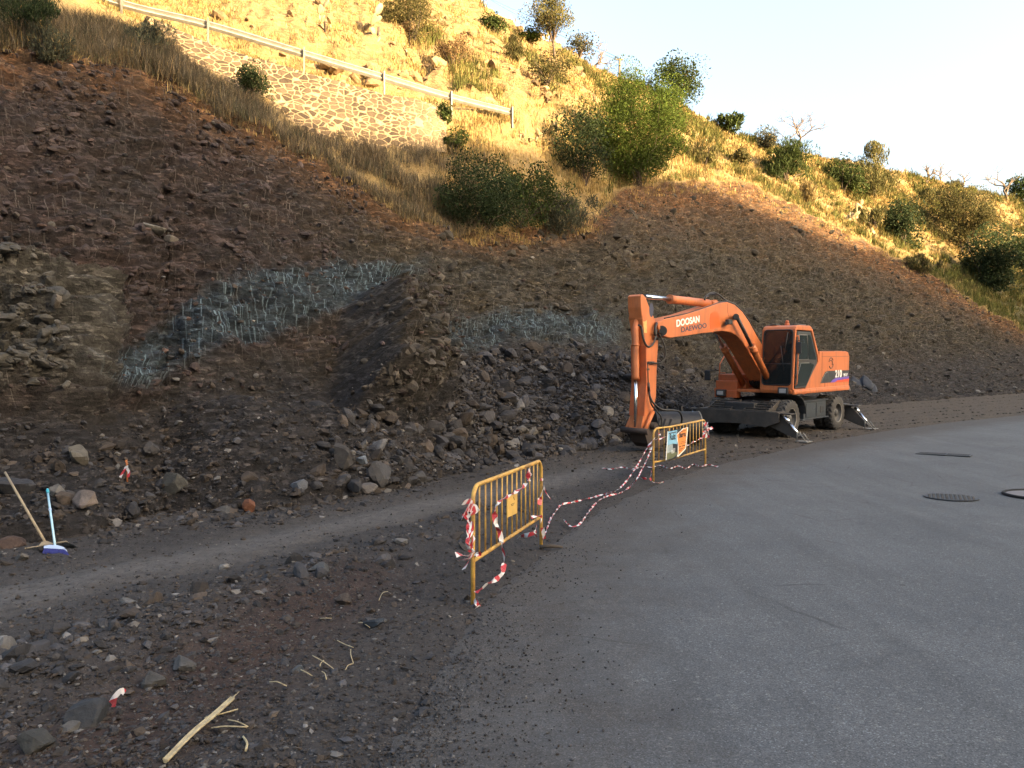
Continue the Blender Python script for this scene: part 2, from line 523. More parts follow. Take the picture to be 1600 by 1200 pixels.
base = t.mix(1.0, base, t.ramp(nmed, [(0.32, 0.68), (0.62, 1.08)]), 'MULTIPLY')
# scratches of the digging teeth: thin pale lines down the fall line, broken up
us = t.sep(uvn)
wob = t.noise(co, 2.2, 3)
def white(v):
    n = t.new("ShaderNodeTexWhiteNoise", noise_dimensions='3D'); t.l.new(v, n.inputs[0])
    return t.sep(n.outputs["Color"])
def scratches(fs, ft, w, off, share):
    """separate pale strokes: one chance per lane and step, each with its own start, length and sideways place"""
    su = t.math('ADD', t.math('MULTIPLY', us[0], fs), t.math('MULTIPLY', t.math('SUBTRACT', wob, 0.5), fs * 0.05))
    lane = t.math('FLOOR', su); fx = t.math('SUBTRACT', t.math('FRACT', su), 0.5)
    r0 = white(t.comb(lane, off, 1.0))
    tv = t.math('ADD', t.math('MULTIPLY', us[1], ft), t.math('MULTIPLY', r0[0], 7.0))
    step = t.math('FLOOR', tv); fy = t.math('FRACT', tv)
    r = white(t.comb(lane, step, off))
    x = t.math('ABSOLUTE', t.math('SUBTRACT', fx, t.math('MULTIPLY', t.math('SUBTRACT', r[1], 0.5), 0.5)))
    half = t.math('MULTIPLY', w, t.math('ADD', 0.45, t.math('MULTIPLY', fy, 0.75)))
    ln = t.ramp(t.math('DIVIDE', x, half), [(0.35, 1.0), (1.0, 0.0)])
    ends = t.math('MULTIPLY', t.ramp(fy, [(0.02, 0.0), (0.12, 1.0)]), t.math('LESS_THAN', fy, t.math('ADD', 0.30, t.math('MULTIPLY', r[2], 0.70))))
    amp_ = t.math('ADD', 0.30, t.math('MULTIPLY', r[1], 0.70))
    return t.math('MULTIPLY', t.math('MULTIPLY', t.math('MULTIPLY', ln, ends), amp_), t.math('LESS_THAN', r[0], share))
pat = t.ramp(t.noise(co, 0.42, 3), [(0.36, 0.35), (0.60, 1.0)])
s = t.math('MAXIMUM', scratches(4.4, 1.5, 0.095, 3.0, 0.46), scratches(7.2, 2.3, 0.11, 9.0, 0.40))
s = t.math('MULTIPLY', s, pat)
farm = t.math('MULTIPLY', t.math('SUBTRACT', t.sep(co)[1], 23.0), 0.09, clamp=True)
farm = t.math('MULTIPLY', farm, 0.55)
s = t.math('MAXIMUM', s, t.math('MULTIPLY', farm, t.math('MAXIMUM', scratches(1.7, 0.45, 0.13, 7.0, 0.55), scratches(2.6, 0.6, 0.13, 8.0, 0.40))))
s = t.math('MAXIMUM', s, t.math('MULTIPLY', m1[1], t.math('MAXIMUM', scratches(5.2, 1.0, 0.125, 5.0, 0.72), scratches(8.0, 1.6, 0.13, 6.0, 0.60))))
s = t.math('MULTIPLY', s, t.ramp(t.noise(co, 26, 3), [(0.30, 0.35), (0.52, 1.0)]))
s = t.math('MULTIPLY', s, t.math('SUBTRACT', 1.0, t.math('MULTIPLY', m1[2], 0.9)))
samt = t.math('ADD', 0.80, t.math('MULTIPLY', m1[1], 0.2))
scol = t.mix(m1[1], (0.140, 0.126, 0.116), (0.170, 0.245, 0.30))
base = t.mix(t.math('MULTIPLY', s, samt, clamp=True), base, scol)
# natural ground above the cut: straw litter over ochre soil
gcol = t.mix(t.ramp(nmed, [(0.35, 0.0), (0.65, 1.0)]), (0.21, 0.145, 0.066), (0.30, 0.22, 0.10))
gcol = t.mix(t.ramp(nbig, [(0.50, 0.0), (0.75, 0.7)]), gcol, (0.155, 0.12, 0.052))
m3 = t.sep(t.attr("m3", "Vector"))
gcol = t.mix(t.math('MULTIPLY', m3[1], 0.85), gcol, (0.060, 0.062, 0.026))  # shade painted into the ground colour as dark olive
gcol = t.mix(1.0, gcol, t.ramp(nfin, [(0.25, 0.55), (0.7, 1.2)]), 'MULTIPLY')
rock = t.mix(1.0, (0.22, 0.15, 0.075), t.ramp(chipv, [(0.0, 0.5), (1.0, 1.4)]), 'MULTIPLY')
gcol = t.mix(t.math('MULTIPLY', m3[0], 0.7), gcol, rock)
colr = t.mix(m1[0], gcol, base)
hgt = t.math('ADD', t.math('MULTIPLY', chipv, 0.6), t.math('MULTIPLY', chipv2, 0.35))
hgt = t.math('ADD', hgt, t.math('MULTIPLY', nfin, 0.7))
hgt = t.math('ADD', hgt, t.math('MULTIPLY', nmed, 0.6))
hgt = t.math('SUBTRACT', hgt, t.math('MULTIPLY', s, 0.35))
MAT_HILL = t.out(colr, 0.92, t.bump(hgt, 0.9, 0.10), spec=0.25)

me = np_mesh("hillside", Hf, grid_faces(NR, NC), smooth=True, col=A1, colname="m1", uv=UV, extra={"m2": A2, "m3": np.stack([bare, shade_olive, 0 * bare], -1).reshape(-1, 3)})
hill_ob = tag(link("hillside", me, MAT_HILL), kind="structure")

# ------------------------------------------------------------------ near ground (dirt terrace) and asphalt road
RN = 430
gY = 1.0 / np.linspace(1 / 1.3, 1, RN)[:, None]
inv0, inv1 = 1 / 1.3, 1 / (toeY + 0.7)
tt = np.linspace(0, 1, RN)[:, None]
GY = 1 / (inv0 + (inv1[None] - inv0) * tt)
GX = kx[None] * GY
G = np.stack([GX, GY, gz(GY)], -1)
dist_edge = (edge_x(GY) - GX) * 0.85             # >0 on the dirt side
off = sstep(0.0, 0.5, dist_edge)
def path_dist(P2, pts):
    best = np.full(P2.shape[:-1], 1e9)
    for a, b in zip(pts[:-1], pts[1:]):
        ab = b - a; u = np.clip(((P2 - a) @ ab) / (ab @ ab), 0, 1)
        best = np.minimum(best, np.linalg.norm(P2 - (a + u[..., None] * ab), axis=-1))
    return best
BERM = np.array([ground_hit(*p)[:2] for p in [(-300, 1180), (0, 1075), (200, 1010), (330, 960), (470, 912), (600, 872), (690, 850), (760, 810)]])
TRACK = np.array([ground_hit(*p)[:2] for p in [(-300, 1000), (0, 935), (200, 890), (400, 850), (600, 805), (730, 775), (860, 752), (960, 728)]])
g2 = G[..., :2]
P3 = np.stack([GX, GY, np.zeros_like(GX)], -1)
bn = fbm(P3, 0.9, 3); bm2 = fbm(P3 + 31, 4.0, 3); bn3 = ridged(P3 + 7, 9.0, 2)
bd = path_dist(g2, BERM) + 0.25 * bn
berm = np.exp(-(bd / 0.55) ** 2)
td = path_dist(g2, TRACK) + 0.2 * bn
track = np.exp(-(td / 0.55) ** 2)
rut = np.exp(-((td - 0.55) / 0.16) ** 2)
rough = off * (1 - 0.6 * track)
G[..., 2] += off * (0.05 * bn) + rough * (0.035 * bm2 + 0.016 * bn3) + 0.16 * berm * off * (1 + 0.5 * bn) - 0.04 * rut * off
G[..., 2] -= 0.03 * (1 - sstep(-0.12, 0.10, dist_edge))
redsoil = np.exp(-(path_dist(g2, np.array([ground_hit(*p)[:2] for p in [(180, 1160), (330, 1060), (440, 985), (560, 915)]])) / 0.50) ** 2)
gm = np.stack([track * off, np.clip(redsoil + 0.35 * bn * redsoil, 0, 1), np.clip(dist_edge, 0, 1)], -1).reshape(-1, 3)

t = NT("stony_dirt")
co = t.coord("Object"); m = t.sep(t.attr("m1", "Vector"))
nb = t.noise(co, 1.1, 5, 0.65); nmm = t.noise(co, 6, 6, 0.7); nf = t.noise(co, 38, 4, 0.75)
v1 = t.voro(co, 22, out="Color"); v2 = t.voro(co, 60, out="Color"); d1 = t.voro(co, 22); d2 = t.voro(co, 60)
b = t.mix(t.ramp(nb, [(0.35, 0), (0.65, 1)]), (0.038, 0.035, 0.035), (0.052, 0.046, 0.043))
b = t.mix(t.math('MULTIPLY', m[0], 0.8), b, (0.115, 0.108, 0.104))
b = t.mix(t.math('MULTIPLY', m[1], 0.85), b, t.mix(t.ramp(nmm, [(0.3, 0), (0.7, 1)]), (0.033, 0.019, 0.015), (0.050, 0.030, 0.023)))
st = t.math('MULTIPLY', t.ramp(t.sep(v1)[0], [(0.62, 0), (0.66, 1)]), t.ramp(d1, [(0.25, 1), (0.42, 0)]))
st2 = t.math('MULTIPLY', t.ramp(t.sep(v2)[0], [(0.60, 0), (0.66, 1)]), t.ramp(d2, [(0.25, 1), (0.45, 0)]))
stc = t.mix(t.sep(v1)[1], (0.04, 0.04, 0.044), (0.12, 0.115, 0.11))
b = t.mix(t.math('MULTIPLY', st, 0.75), b, stc)
b = t.mix(t.math('MULTIPLY', st2, 0.7), b, t.mix(t.sep(v2)[1], (0.035, 0.035, 0.038), (0.15, 0.145, 0.14)))
b = t.mix(1.0, b, t.ramp(nmm, [(0.3, 0.58), (0.7, 1.10)]), 'MULTIPLY')
b = t.mix(1.0, b, t.ramp(nf, [(0.3, 0.75), (0.7, 1.2)]), 'MULTIPLY')
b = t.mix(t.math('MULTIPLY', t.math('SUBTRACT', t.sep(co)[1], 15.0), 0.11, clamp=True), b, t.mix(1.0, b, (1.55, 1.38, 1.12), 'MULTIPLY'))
hg = t.math('ADD', t.math('ADD', t.math('MULTIPLY', st, 0.8), t.math('MULTIPLY', st2, 0.35)), t.math('ADD', t.math('MULTIPLY', nmm, 0.8), t.math('MULTIPLY', nf, 0.35)))
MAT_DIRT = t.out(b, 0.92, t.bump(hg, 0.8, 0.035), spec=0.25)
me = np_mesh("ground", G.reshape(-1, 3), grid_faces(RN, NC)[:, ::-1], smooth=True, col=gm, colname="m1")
tag(link("ground", me, MAT_DIRT), kind="structure")
# the rest of the ground, one sheet far past everything
bmx = bmesh.new()
q = [bmx.verts.new(p) for p in ((-900, -900, -0.6), (900, -900, -0.6), (900, 900, -0.6), (-900, 900, -0.6))]
bmx.faces.new(q)
tag(bm_link("terrain", bmx, simple_mat("dry_earth", (0.16, 0.12, 0.07), 0.95, vary=0.3, scale=0.2)), kind="structure")

# asphalt: rows across the road, edge on the left
ry = np.concatenate([np.linspace(-25, 0, 20), np.linspace(0.3, 16, 150), np.linspace(16.2, 58, 130)])
rw = np.concatenate([np.linspace(0, 1.2, 26), np.linspace(1.3, 11, 50)])
RY = ry[:, None] * np.ones((1, len(rw)))
jit = 0.045 * noise3(np.stack([ry * 14, ry * 0 + 2, ry * 0], 1)) + 0.13 * noise3(np.stack([ry * 1.7, ry * 0, ry * 0], 1)) + 0.09 * noise3(np.stack([ry * 6, ry * 0 + 5, ry * 0], 1))
RX = (edge_x(ry) + jit)[:, None] + rw[None]
RZ = gz(RY) + 0.012 * fbm(np.stack([RX, RY, RX * 0], -1), 0.35, 2) - 0.022 * (1 - sstep(0.0, 0.12, rw))[None]
RP = np.stack([RX, RY, RZ], -1)
RUV = np.stack([np.broadcast_to(rw, RX.shape), RY], -1).reshape(-1, 2)
t = NT("worn_asphalt")
co = t.coord("Object"); us = t.sep(t.new("ShaderNodeUVMap", uv_map="uv").outputs[0])
nb = t.noise(co, 0.55, 5, 0.6); nmm = t.noise(co, 3.0, 6, 0.7); nf = t.noise(co, 120, 3, 0.7)
lane = t.noise(t.mapping(co, (0.9, 0.14, 1), (0, 0, -0.35)), 1.0, 3, 0.6)
vg = t.voro(co, 130, out="Color"); vgd = t.voro(co, 130)
a = t.mix(t.ramp(nb, [(0.35, 0), (0.65, 1)]), (0.074, 0.079, 0.086), (0.093, 0.098, 0.104))
a = t.mix(1.0, a, t.ramp(lane, [(0.35, 0.92), (0.65, 1.06)]), 'MULTIPLY')
a = t.mix(1.0, a, t.ramp(nmm, [(0.25, 0.80), (0.75, 1.14)]), 'MULTIPLY')
trk = t.noise(t.mapping(co, (2.2, 0.10, 1), (0, 0, -0.28)), 1.0, 4, 0.7)
a = t.mix(1.0, a, t.ramp(trk, [(0.36, 0.90), (0.52, 1.01), (0.68, 1.05)]), 'MULTIPLY')
spk = t.voro(co, 42, out="Color")
a = t.mix(t.ramp(t.sep(spk)[0], [(0.970, 0.0), (0.980, 0.35)]), a, (0.19, 0.19, 0.185))
a = t.mix(1.0, a, t.ramp(t.sep(vg)[0], [(0.0, 0.55), (0.6, 1.0), (0.93, 1.25), (1.0, 2.1)]), 'MULTIPLY')
a = t.mix(1.0, a, t.ramp(nf, [(0.3, 0.8), (0.7, 1.2)]), 'MULTIPLY')
# stains and a few hair cracks
stn = t.ramp(t.noise(co, 1.7, 3, 0.5), [(0.66, 0.0), (0.74, 0.45)])
a = t.mix(stn, a, (0.05, 0.05, 0.052))
blk = t.ramp(t.voro(t.mapping(co, (1, 0.6, 1)), 2.3), [(0.05, 0.8), (0.075, 0.0)])
a = t.mix(t.math('MULTIPLY', blk, t.ramp(nmm, [(0.45, 0), (0.6, 1)])), a, (0.03, 0.03, 0.031))
crk = t.voro(t.mix(0.12, co, t.noise(co, 2.5, 4, 0.6, out="Color"), 'ADD'), 0.5, feature='DISTANCE_TO_EDGE')
crm = t.math('MULTIPLY', t.ramp(crk, [(0.003, 0.75), (0.009, 0.0)]), t.ramp(t.noise(co, 0.5, 2), [(0.52, 0), (0.62, 1)]))
a = t.mix(crm, a, (0.035, 0.035, 0.036))
# dirt dragged on to the asphalt from the verge
ed = t.math('SUBTRACT', us[0], t.math('MULTIPLY', t.math('SUBTRACT', t.noise(co, 1.3, 7, 0.75), 0.38), 3.6))
wide = t.math('MULTIPLY', t.math('SUBTRACT', us[1], 14.0), 0.10, clamp=True)
ed = t.math('SUBTRACT', ed, t.math('MULTIPLY', wide, 0.9))
dm = t.ramp(t.math('MULTIPLY', ed, 0.5), [(0.0, 1.0), (0.75, 0.0)])
dirtc = t.mix(t.ramp(nmm, [(0.3, 0), (0.7, 1)]), (0.038, 0.036, 0.036), (0.064, 0.058, 0.053))
dirtc = t.mix(1.0, dirtc, t.ramp(t.sep(vg)[1], [(0.0, 0.6), (0.8, 1.1), (1.0, 2.0)]), 'MULTIPLY')
a = t.mix(t.math('MULTIPLY', dm, t.ramp(t.noise(co, 16, 4, 0.7), [(0.28, 0.60), (0.55, 1.0)])), a, dirtc)
hg = t.math('ADD', t.math('MULTIPLY', t.sep(vg)[0], 0.5), t.math('ADD', nf, t.math('MULTIPLY', nmm, 0.6)))
MAT_ROAD = t.out(a, t.ramp(nmm, [(0.3, 0.78), (0.7, 0.92)]), t.bump(hg, 0.45, 0.008), spec=0.35)
me = np_mesh("road", RP.reshape(-1, 3), grid_faces(len(ry), len(rw)), smooth=True, uv=RUV)
tag(link("road", me, MAT_ROAD), kind="structure")

# ------------------------------------------------------------------ opposite valley side behind the camera: its ridge throws the evening shade
def surf_pt(px, py):
    j = int(round((px - PXC[0]) / 3.0)); i = int(np.argmax(PYd[:, j] <= py)); return H[i, j]
BND = np.array([at(200, 28, 22.5), at(330, 130, 23.0), at(440, 180, 23.6), at(560, 218, 24.4)] + [surf_pt(*p) for p in [(700, 224), (790, 232), (880, 248), (1000, 262), (1080, 294), (1160, 320), (1300, 380), (1420, 408), (1510, 414), (1600, 424)]])
b0 = BND[0] + (BND[0] - BND[2]) * np.array([1, 1, 0.6]); bL = b0 + np.array([-60, -52, 6.0]); bR = BND[-1] + np.array([60, 55, 2.0])
bp = np.concatenate([[bL, b0], BND, [bR]])
cum = np.concatenate([[0], np.cumsum(np.linalg.norm(np.diff(bp[:, :2], axis=0), axis=1))])
ss = np.arange(0, cum[-1], 0.8)
ridge = np.stack([np.interp(ss, cum, bp[:, k]) for k in range(3)], 1)
ridge[:, 2] += 0.25 * noise3(np.stack([ss * 0.5, ss * 0, ss * 0], 1)) + 0.2 * noise3(np.stack([ss * 1.4, ss * 0, ss * 0 + 4], 1))
D = 100.0 / math.cos(SUN_EL)
ridge = ridge + SUN[None] * D
prof = [(-52, None), (-30, 0.42), (-15, 0.72), (-5, 0.92), (0, 1.0), (6, 0.95), (25, 0.7), (60, None)]
hr = []
for dx, f in prof:
    r = ridge.copy(); r[:, :2] += SUN_H[None] * dx
    r[:, 2] = -1.0 if f is None else ridge[:, 2] * f
    if f is not None and f < 1: r[:, 2] += 0.8 * noise3(r * 0.15)
    hr.append(r)
HR = np.stack(hr)
me = np_mesh("hill", HR.reshape(-1, 3), grid_faces(len(prof), len(ss)), smooth=True)
tag(link("hill", me, simple_mat("far_slope_scrub", (0.13, 0.11, 0.06), 0.95, vary=0.4, scale=0.6)), kind="structure")
# ------------------------------------------------------------------ where things stand on the slope
def surf(px, py):
    j = int(np.clip(round((px - PXC[0]) / 3.0), 0, NC - 1))
    colpy = PYd[:, j]
    i = int(np.argmax(colpy <= py))
    if colpy[i] > py: i = NR - 20
    return H[i, j].copy(), N[i, j].copy()

def spot(px, py):
    """ground or slope point seen at a photograph position"""
    j = int(np.clip(round((px - PXC[0]) / 3.0), 0, NC - 1))
    if py > PYd[2, j]:
        g = ground_hit(px, py)
        # follow the relief of the terrace
        jj = j; ii = int(np.argmin(np.abs(GY[:, jj] - g[1])))
        if g[0] < edge_x(g[1]): g[2] = G[ii, jj, 2]
        return g, np.array([0, 0, 1.0])
    return surf(px, py)

# ------------------------------------------------------------------ stone retaining wall and guard rail of the upper road
wpx_ = np.arange(226, 694, 3.0)
def ctrl_at(C, x): return np.array([np.interp(x, PXC, C[:, k]) for k in range(3)]).T
wb = ctrl_at(R2, wpx_); wt = ctrl_at(R3, wpx_)
fwd = np.array([0.62, -0.78, 0])
wb = wb + fwd * 0.30; wt = wt + fwd * 0.30
wb[:, 2] -= 0.45
wt[:, 2] += 0.16 + 0.03 * noise3(np.stack([wpx_ * 0.05, wpx_ * 0, wpx_ * 0], 1))
wt = np.where((wpx_ > 640)[:, None], wt - np.array([0, 0, 1.0]) * (0.25 * sstep(640, 694, wpx_))[:, None], wt)
wn_r = 34
f = np.linspace(0, 1, wn_r)[:, None, None]
face = wb[None] + (wt - wb)[None] * f
wlen = np.concatenate([[0], np.cumsum(np.linalg.norm(np.diff(wt[:, :2], axis=0), axis=1))])
face += fwd * (0.05 * noise3(face * 1.8) + 0.03 * noise3(face * 5))[..., None]
topb = wt - fwd * 0.5; back = wb - fwd * 0.5
WV = np.concatenate([face, topb[None], back[None]], 0)
wuv = np.stack([np.broadcast_to(wlen, WV.shape[:2]), WV[..., 2]], -1).reshape(-1, 2)
nr, ncw = WV.shape[:2]
ends = []
for e in (0, ncw - 1):
    for r in range(0, wn_r - 1):
        pass
endA = np.array([[r * ncw for r in range(nr)]]); endB = np.array([[r * ncw + ncw - 1 for r in range(nr)][::-1]])
t = NT("rubble_stone_masonry")
uvn = t.new("ShaderNodeUVMap", uv_map="uv").outputs[0]; co = t.coord("Object")
wv = t.mix(0.10, uvn, t.noise(co, 2.2, 3, out="Color"), 'ADD')
sc_ = t.mapping(wv, (3.7, 6.0, 1.0))
vd = t.voro(sc_, 1.0, feature='DISTANCE_TO_EDGE', rand=0.85); vc = t.sep(t.voro(sc_, 1.0, out="Color", rand=0.85))
nn = t.noise(co, 9, 5, 0.7)
stone = t.mix(vc[0], (0.040, 0.030, 0.022), (0.095, 0.069, 0.046))
stone = t.mix(1.0, stone, t.ramp(nn, [(0.3, 0.7), (0.7, 1.25)]), 'MULTIPLY')
mort = t.mix(nn, (0.20, 0.145, 0.088), (0.33, 0.25, 0.155))
isst = t.ramp(t.math('ADD', vd, t.math('MULTIPLY', t.math('SUBTRACT', nn, 0.5), 0.07)), [(0.050, 0.0), (0.095, 1.0)])
smear = t.ramp(t.math('ADD', t.sep(uvn)[0], t.math('MULTIPLY', t.noise(co, 0.9, 3), 3.0)), [(0.0, 0.0), (1.0, 0.0)])
usx = t.math('MULTIPLY', t.math('SUBTRACT', t.sep(uvn)[0], 7.4), 0.35, clamp=True)
isst = t.math('MULTIPLY', isst, t.math('SUBTRACT', 1.0, t.math('MULTIPLY', usx, t.ramp(t.noise(co, 2.2, 3), [(0.3, 1.0), (0.65, 0.35)]))))
wc = t.mix(isst, mort, stone)
hh = t.math('ADD', t.math('MULTIPLY', isst, 0.6), t.math('MULTIPLY', nn, 0.35))
MAT_WALL = t.out(wc, 0.9, t.bump(hh, 1.0, 0.10), spec=0.2)
me = np_mesh("stone_wall", WV.reshape(-1, 3), [grid_faces(nr, ncw), endA, endB], smooth=False, uv=wuv)
tag(link("stone_wall", me, MAT_WALL), "mortared rubble stone retaining wall below the guard rail of the upper road", "wall")

MAT_GALV = simple_mat("galvanised_steel", (0.30, 0.29, 0.265), 0.6, 0.3, 0.25, 5.0)
MAT_POST = simple_mat("weathered_steel_post", (0.17, 0.155, 0.14), 0.6, 0.4, 0.3, 7.0)
rail = empty("guard_rail")
tag(rail, "galvanised steel guard rail along the edge of the upper road above the stone wall", "guard rail")
RAILP = [(60, -42, 23.2), (190, 4, 23.4), (325, 37, 23.9), (475, 82, 24.7), (600, 119, 25.8), (705, 150, 27.2), (800, 174, 28.8)]
rc = [Vector(at(*p)) for p in RAILP]
rcs = catmull(rc, 6)
prof_ = [(-.130, .0), (-.105, .035), (-.070, .08), (-.035, .035), (0, .0), (.035, .035), (.070, .08), (.105, .035), (.130, .0)]
V = []
for i, p in enumerate(rcs):
    d = (rcs[min(i + 1, len(rcs) - 1)] - rcs[max(i - 1, 0)]); d.z = 0; d.normalize()
    nrm = Vector((-d.y, d.x, 0))                # away from us, to the road side
    for off_ in (0.0, 0.012):
        for z, o_ in prof_:
            V.append(p + Vector((0, 0, z)) + nrm * (0.10 - o_ + off_))
V = np.array(V); k = len(prof_)
F = []
for i in range(len(rcs) - 1):
    a = i * 2 * k; b = a + 2 * k
    for q in range(k - 1):
        F.append((a + q, a + q + 1, b + q + 1, b + q)); F.append((a + k + q, b + k + q, b + k + q + 1, a + k + q + 1))
    F.append((a, b, b + k, a + k)); F.append((a + k - 1, a + 2 * k - 1, b + 2 * k - 1, b + k - 1))
a = (len(rcs) - 1) * 2 * k
for q in range(k - 1): F.append((a + q, a + q + 1, a + k + q + 1, a + k + q))
link("beam", np_mesh("beam", V, np.array(F)), MAT_GALV, rail)
for i in range(1, len(rc)):
    bm = bmesh.new(); p = rc[i]
    hgt_ = 0.86 if i < len(rc) - 1 else 0.5
    ang = math.atan2((rc[i] - rc[i - 1]).y, (rc[i] - rc[i - 1]).x)
    Rz = Matrix.Rotation(ang, 3, 'Z')
    box(bm, p + Vector((0, 0, 0.17 - hgt_ / 2 - 0.15)), (0.055, 0.10, hgt_ + 0.3), Rz, 0.006)
    box(bm, p + Rz @ Vector((0, 0.065, 0.0)), (0.09, 0.05, 0.16), Rz, 0.005)
    bm_link("post", bm, MAT_POST, rail)

# ------------------------------------------------------------------ broken rock
def ico(sub):
    b = bmesh.new(); bmesh.ops.create_icosphere(b, subdivisions=sub, radius=1.0)
    V = np.array([v.co[:] for v in b.verts]); F = np.array([[v.index for v in f_.verts] for f_ in b.faces]); b.free()
    return V, F
ICO = {s: ico(s) for s in (1, 2, 3)}
def rock_shape(sub, seed, planes=11, flat=0.7):
    r = np.random.default_rng(seed)
    V, F = ICO[sub]
    n = r.normal(size=(planes, 3)); n /= np.linalg.norm(n, axis=1)[:, None]
    d = r.uniform(0.55, 1.0, planes)
    c = V @ n.T
    rad = np.where(c > 0.08, d[None] / np.maximum(c, 0.08), 9.0).min(1)
    rad = np.minimum(rad, 1.45)
    P = V * rad[:, None]
    if sub >= 2: P *= (1 + 0.03 * noise3(P * 2.2 + seed)[:, None] + (0.03 * noise3(P * 6 + seed)[:, None] if sub > 2 else 0))
    P = P * np.array([1.0, r.uniform(0.65, 0.95), r.uniform(flat * 0.7, flat * 1.15)])
    return P.astype(np.float32), F
TEMPL = {1: [rock_shape(1, 100 + i, 8, 0.65) for i in range(14)], 2: [rock_shape(2, 200 + i, 12, 0.7) for i in range(22)]}

def rand_rot(n, r, tilt=0.6):
    ax = r.normal(size=(n, 3)); ax[:, 2] *= 0.3; ax /= np.linalg.norm(ax, axis=1)[:, None]
    an = r.normal(size=n) * tilt; z = r.uniform(0, 2 * np.pi, n)
    def rodr(ax, an):
        K = np.zeros((n, 3, 3)); K[:, 0, 1] = -ax[:, 2]; K[:, 0, 2] = ax[:, 1]; K[:, 1, 0] = ax[:, 2]; K[:, 1, 2] = -ax[:, 0]; K[:, 2, 0] = -ax[:, 1]; K[:, 2, 1] = ax[:, 0]
        return np.eye(3)[None] + np.sin(an)[:, None, None] * K + (1 - np.cos(an))[:, None, None] * (K @ K)
    return rodr(ax, an) @ rodr(np.tile([0, 0, 1.0], (n, 1)), z)

def scatter(P, size, r, sub, colors, tilt=0.6, sink=0.25):
    """rocks of given sizes at P merged to arrays"""
    n = len(P); R = rand_rot(n, r, tilt)
    Vs, Fs, Cs, base = [], [], [], 0
    which = r.integers(0, len(TEMPL[sub]), n)
    for k, (tv, tf) in enumerate(TEMPL[sub]):
        idx = np.nonzero(which == k)[0]
        if not len(idx): continue
        v = np.einsum('nij,vj->nvi', R[idx], tv) * size[idx, None, None]
        v[..., 2] += size[idx, None] * (0.45 - sink)
        v += P[idx, None, :]
        m = len(tv)
        Fs.append((tf[None] + (base + np.arange(len(idx)) * m)[:, None, None]).reshape(-1, 3))
        Vs.append(v.reshape(-1, 3)); Cs.append(np.repeat(colors[idx], m, 0)); base += m * len(idx)
    return np.concatenate(Vs), np.concatenate(Fs), np.concatenate(Cs)

def rock_colors(n, r, base=(0.036, 0.036, 0.040), brown=0.35, pale=0.06, red=0.0):
    c = np.tile(np.array(base), (n, 1)) * r.lognormal(0, 0.33, n)[:, None]
    b = r.random(n) < brown; c[b] = np.array([0.044, 0.036, 0.031]) * r.lognormal(0, 0.3, b.sum())[:, None]
    q = r.random(n) < red; c[q] = np.array([0.062, 0.040, 0.034]) * r.lognormal(0, 0.3, q.sum())[:, None]
    p = r.random(n) < pale; c[p] = np.array([0.135, 0.13, 0.126]) * r.lognormal(0, 0.25, p.sum())[:, None]
    return c

t = NT("broken_rock")
co = t.coord("Object"); cc = t.attr("col")
nn = t.noise(co, 9, 6, 0.7); n2 = t.noise(co, 45, 4, 0.7); n3_ = t.noise(t.mapping(co, (1, 1, 4), (0.4, 0.2, 0)), 6, 4, 0.6)
k = t.mix(1.0, cc, t.ramp(nn, [(0.3, 0.58), (0.7, 1.08)]), 'MULTIPLY')
k = t.mix(1.0, k, t.ramp(n2, [(0.3, 0.80), (0.7, 1.2)]), 'MULTIPLY')
k = t.mix(t.ramp(n3_, [(0.55, 0), (0.7, 0.35)]), k, (0.085, 0.066, 0.052))
MAT_ROCK = t.out(k, 0.85, t.bump(t.math('ADD', nn, t.math('MULTIPLY', n2, 0.5)), 0.6, 0.02), spec=0.3)

flatpx = PX.ravel(); flatpy = PYd.ravel(); fT = T.ravel(); fcut = iscut.ravel()
def pick(wt, n, r):
    w = wt.ravel() / wt.sum()
    return r.choice(len(w), n, p=w)
inframe = sstep(-160, -60, PX) * sstep(1760, 1660, PX) * iscut
dens = np.clip(talus, 0, 1)
def region(px0, px1, a, py0, py1, b): return sstep(px0 - a, px0 + a, PX) * (1 - sstep(px1 - a, px1 + a, PX)) * sstep(py0 - b, py0 + b, PYd) * (1 - sstep(py1 - b, py1 + b, PYd))
heap = region(690, 1080, 40, 550, 720, 20) * dens * iscut
bank = region(-200, 640, 60, 690, 900, 40) * iscut
heap2 = region(500, 760, 40, 640, 800, 25) * iscut
# fine dark rubble over the whole talus
parts = []
def add_sc(wt, n, lo, hi, sub, seed, tilt=0.6, sink=0.42, jit=0.04, **kw):
    r = np.random.default_rng(seed); i = pick(wt, n, r)
    sz = np.clip(lo * np.exp(r.exponential(0.55, n)), lo, hi)
    P = Hf[i] + r.normal(size=(n, 3)) * jit * np.array([1, 1, 0.2])
    parts.append(scatter(P, sz, r, sub, rock_colors(n, r, **kw), tilt, sink))
add_sc(inframe * dens * sstep(540, 600, PYd) , 13000, 0.012, 0.075, 1, 1, brown=0.5, pale=0.04)
add_sc(inframe * iscut * (fT < 0.96).reshape(PX.shape) * (1 - dens) * (1 - 0.6 * sstep(900, 1100, PX)), 6000, 0.012, 0.075, 1, 2, tilt=0.3, sink=0.40, brown=0.5, pale=0.05, red=0.35)
add_sc(inframe * iscut * region(1100, 1700, 60, 540, 660, 25), 2500, 0.03, 0.16, 1, 12, brown=0.6, pale=0.1, base=(0.055, 0.050, 0.044))
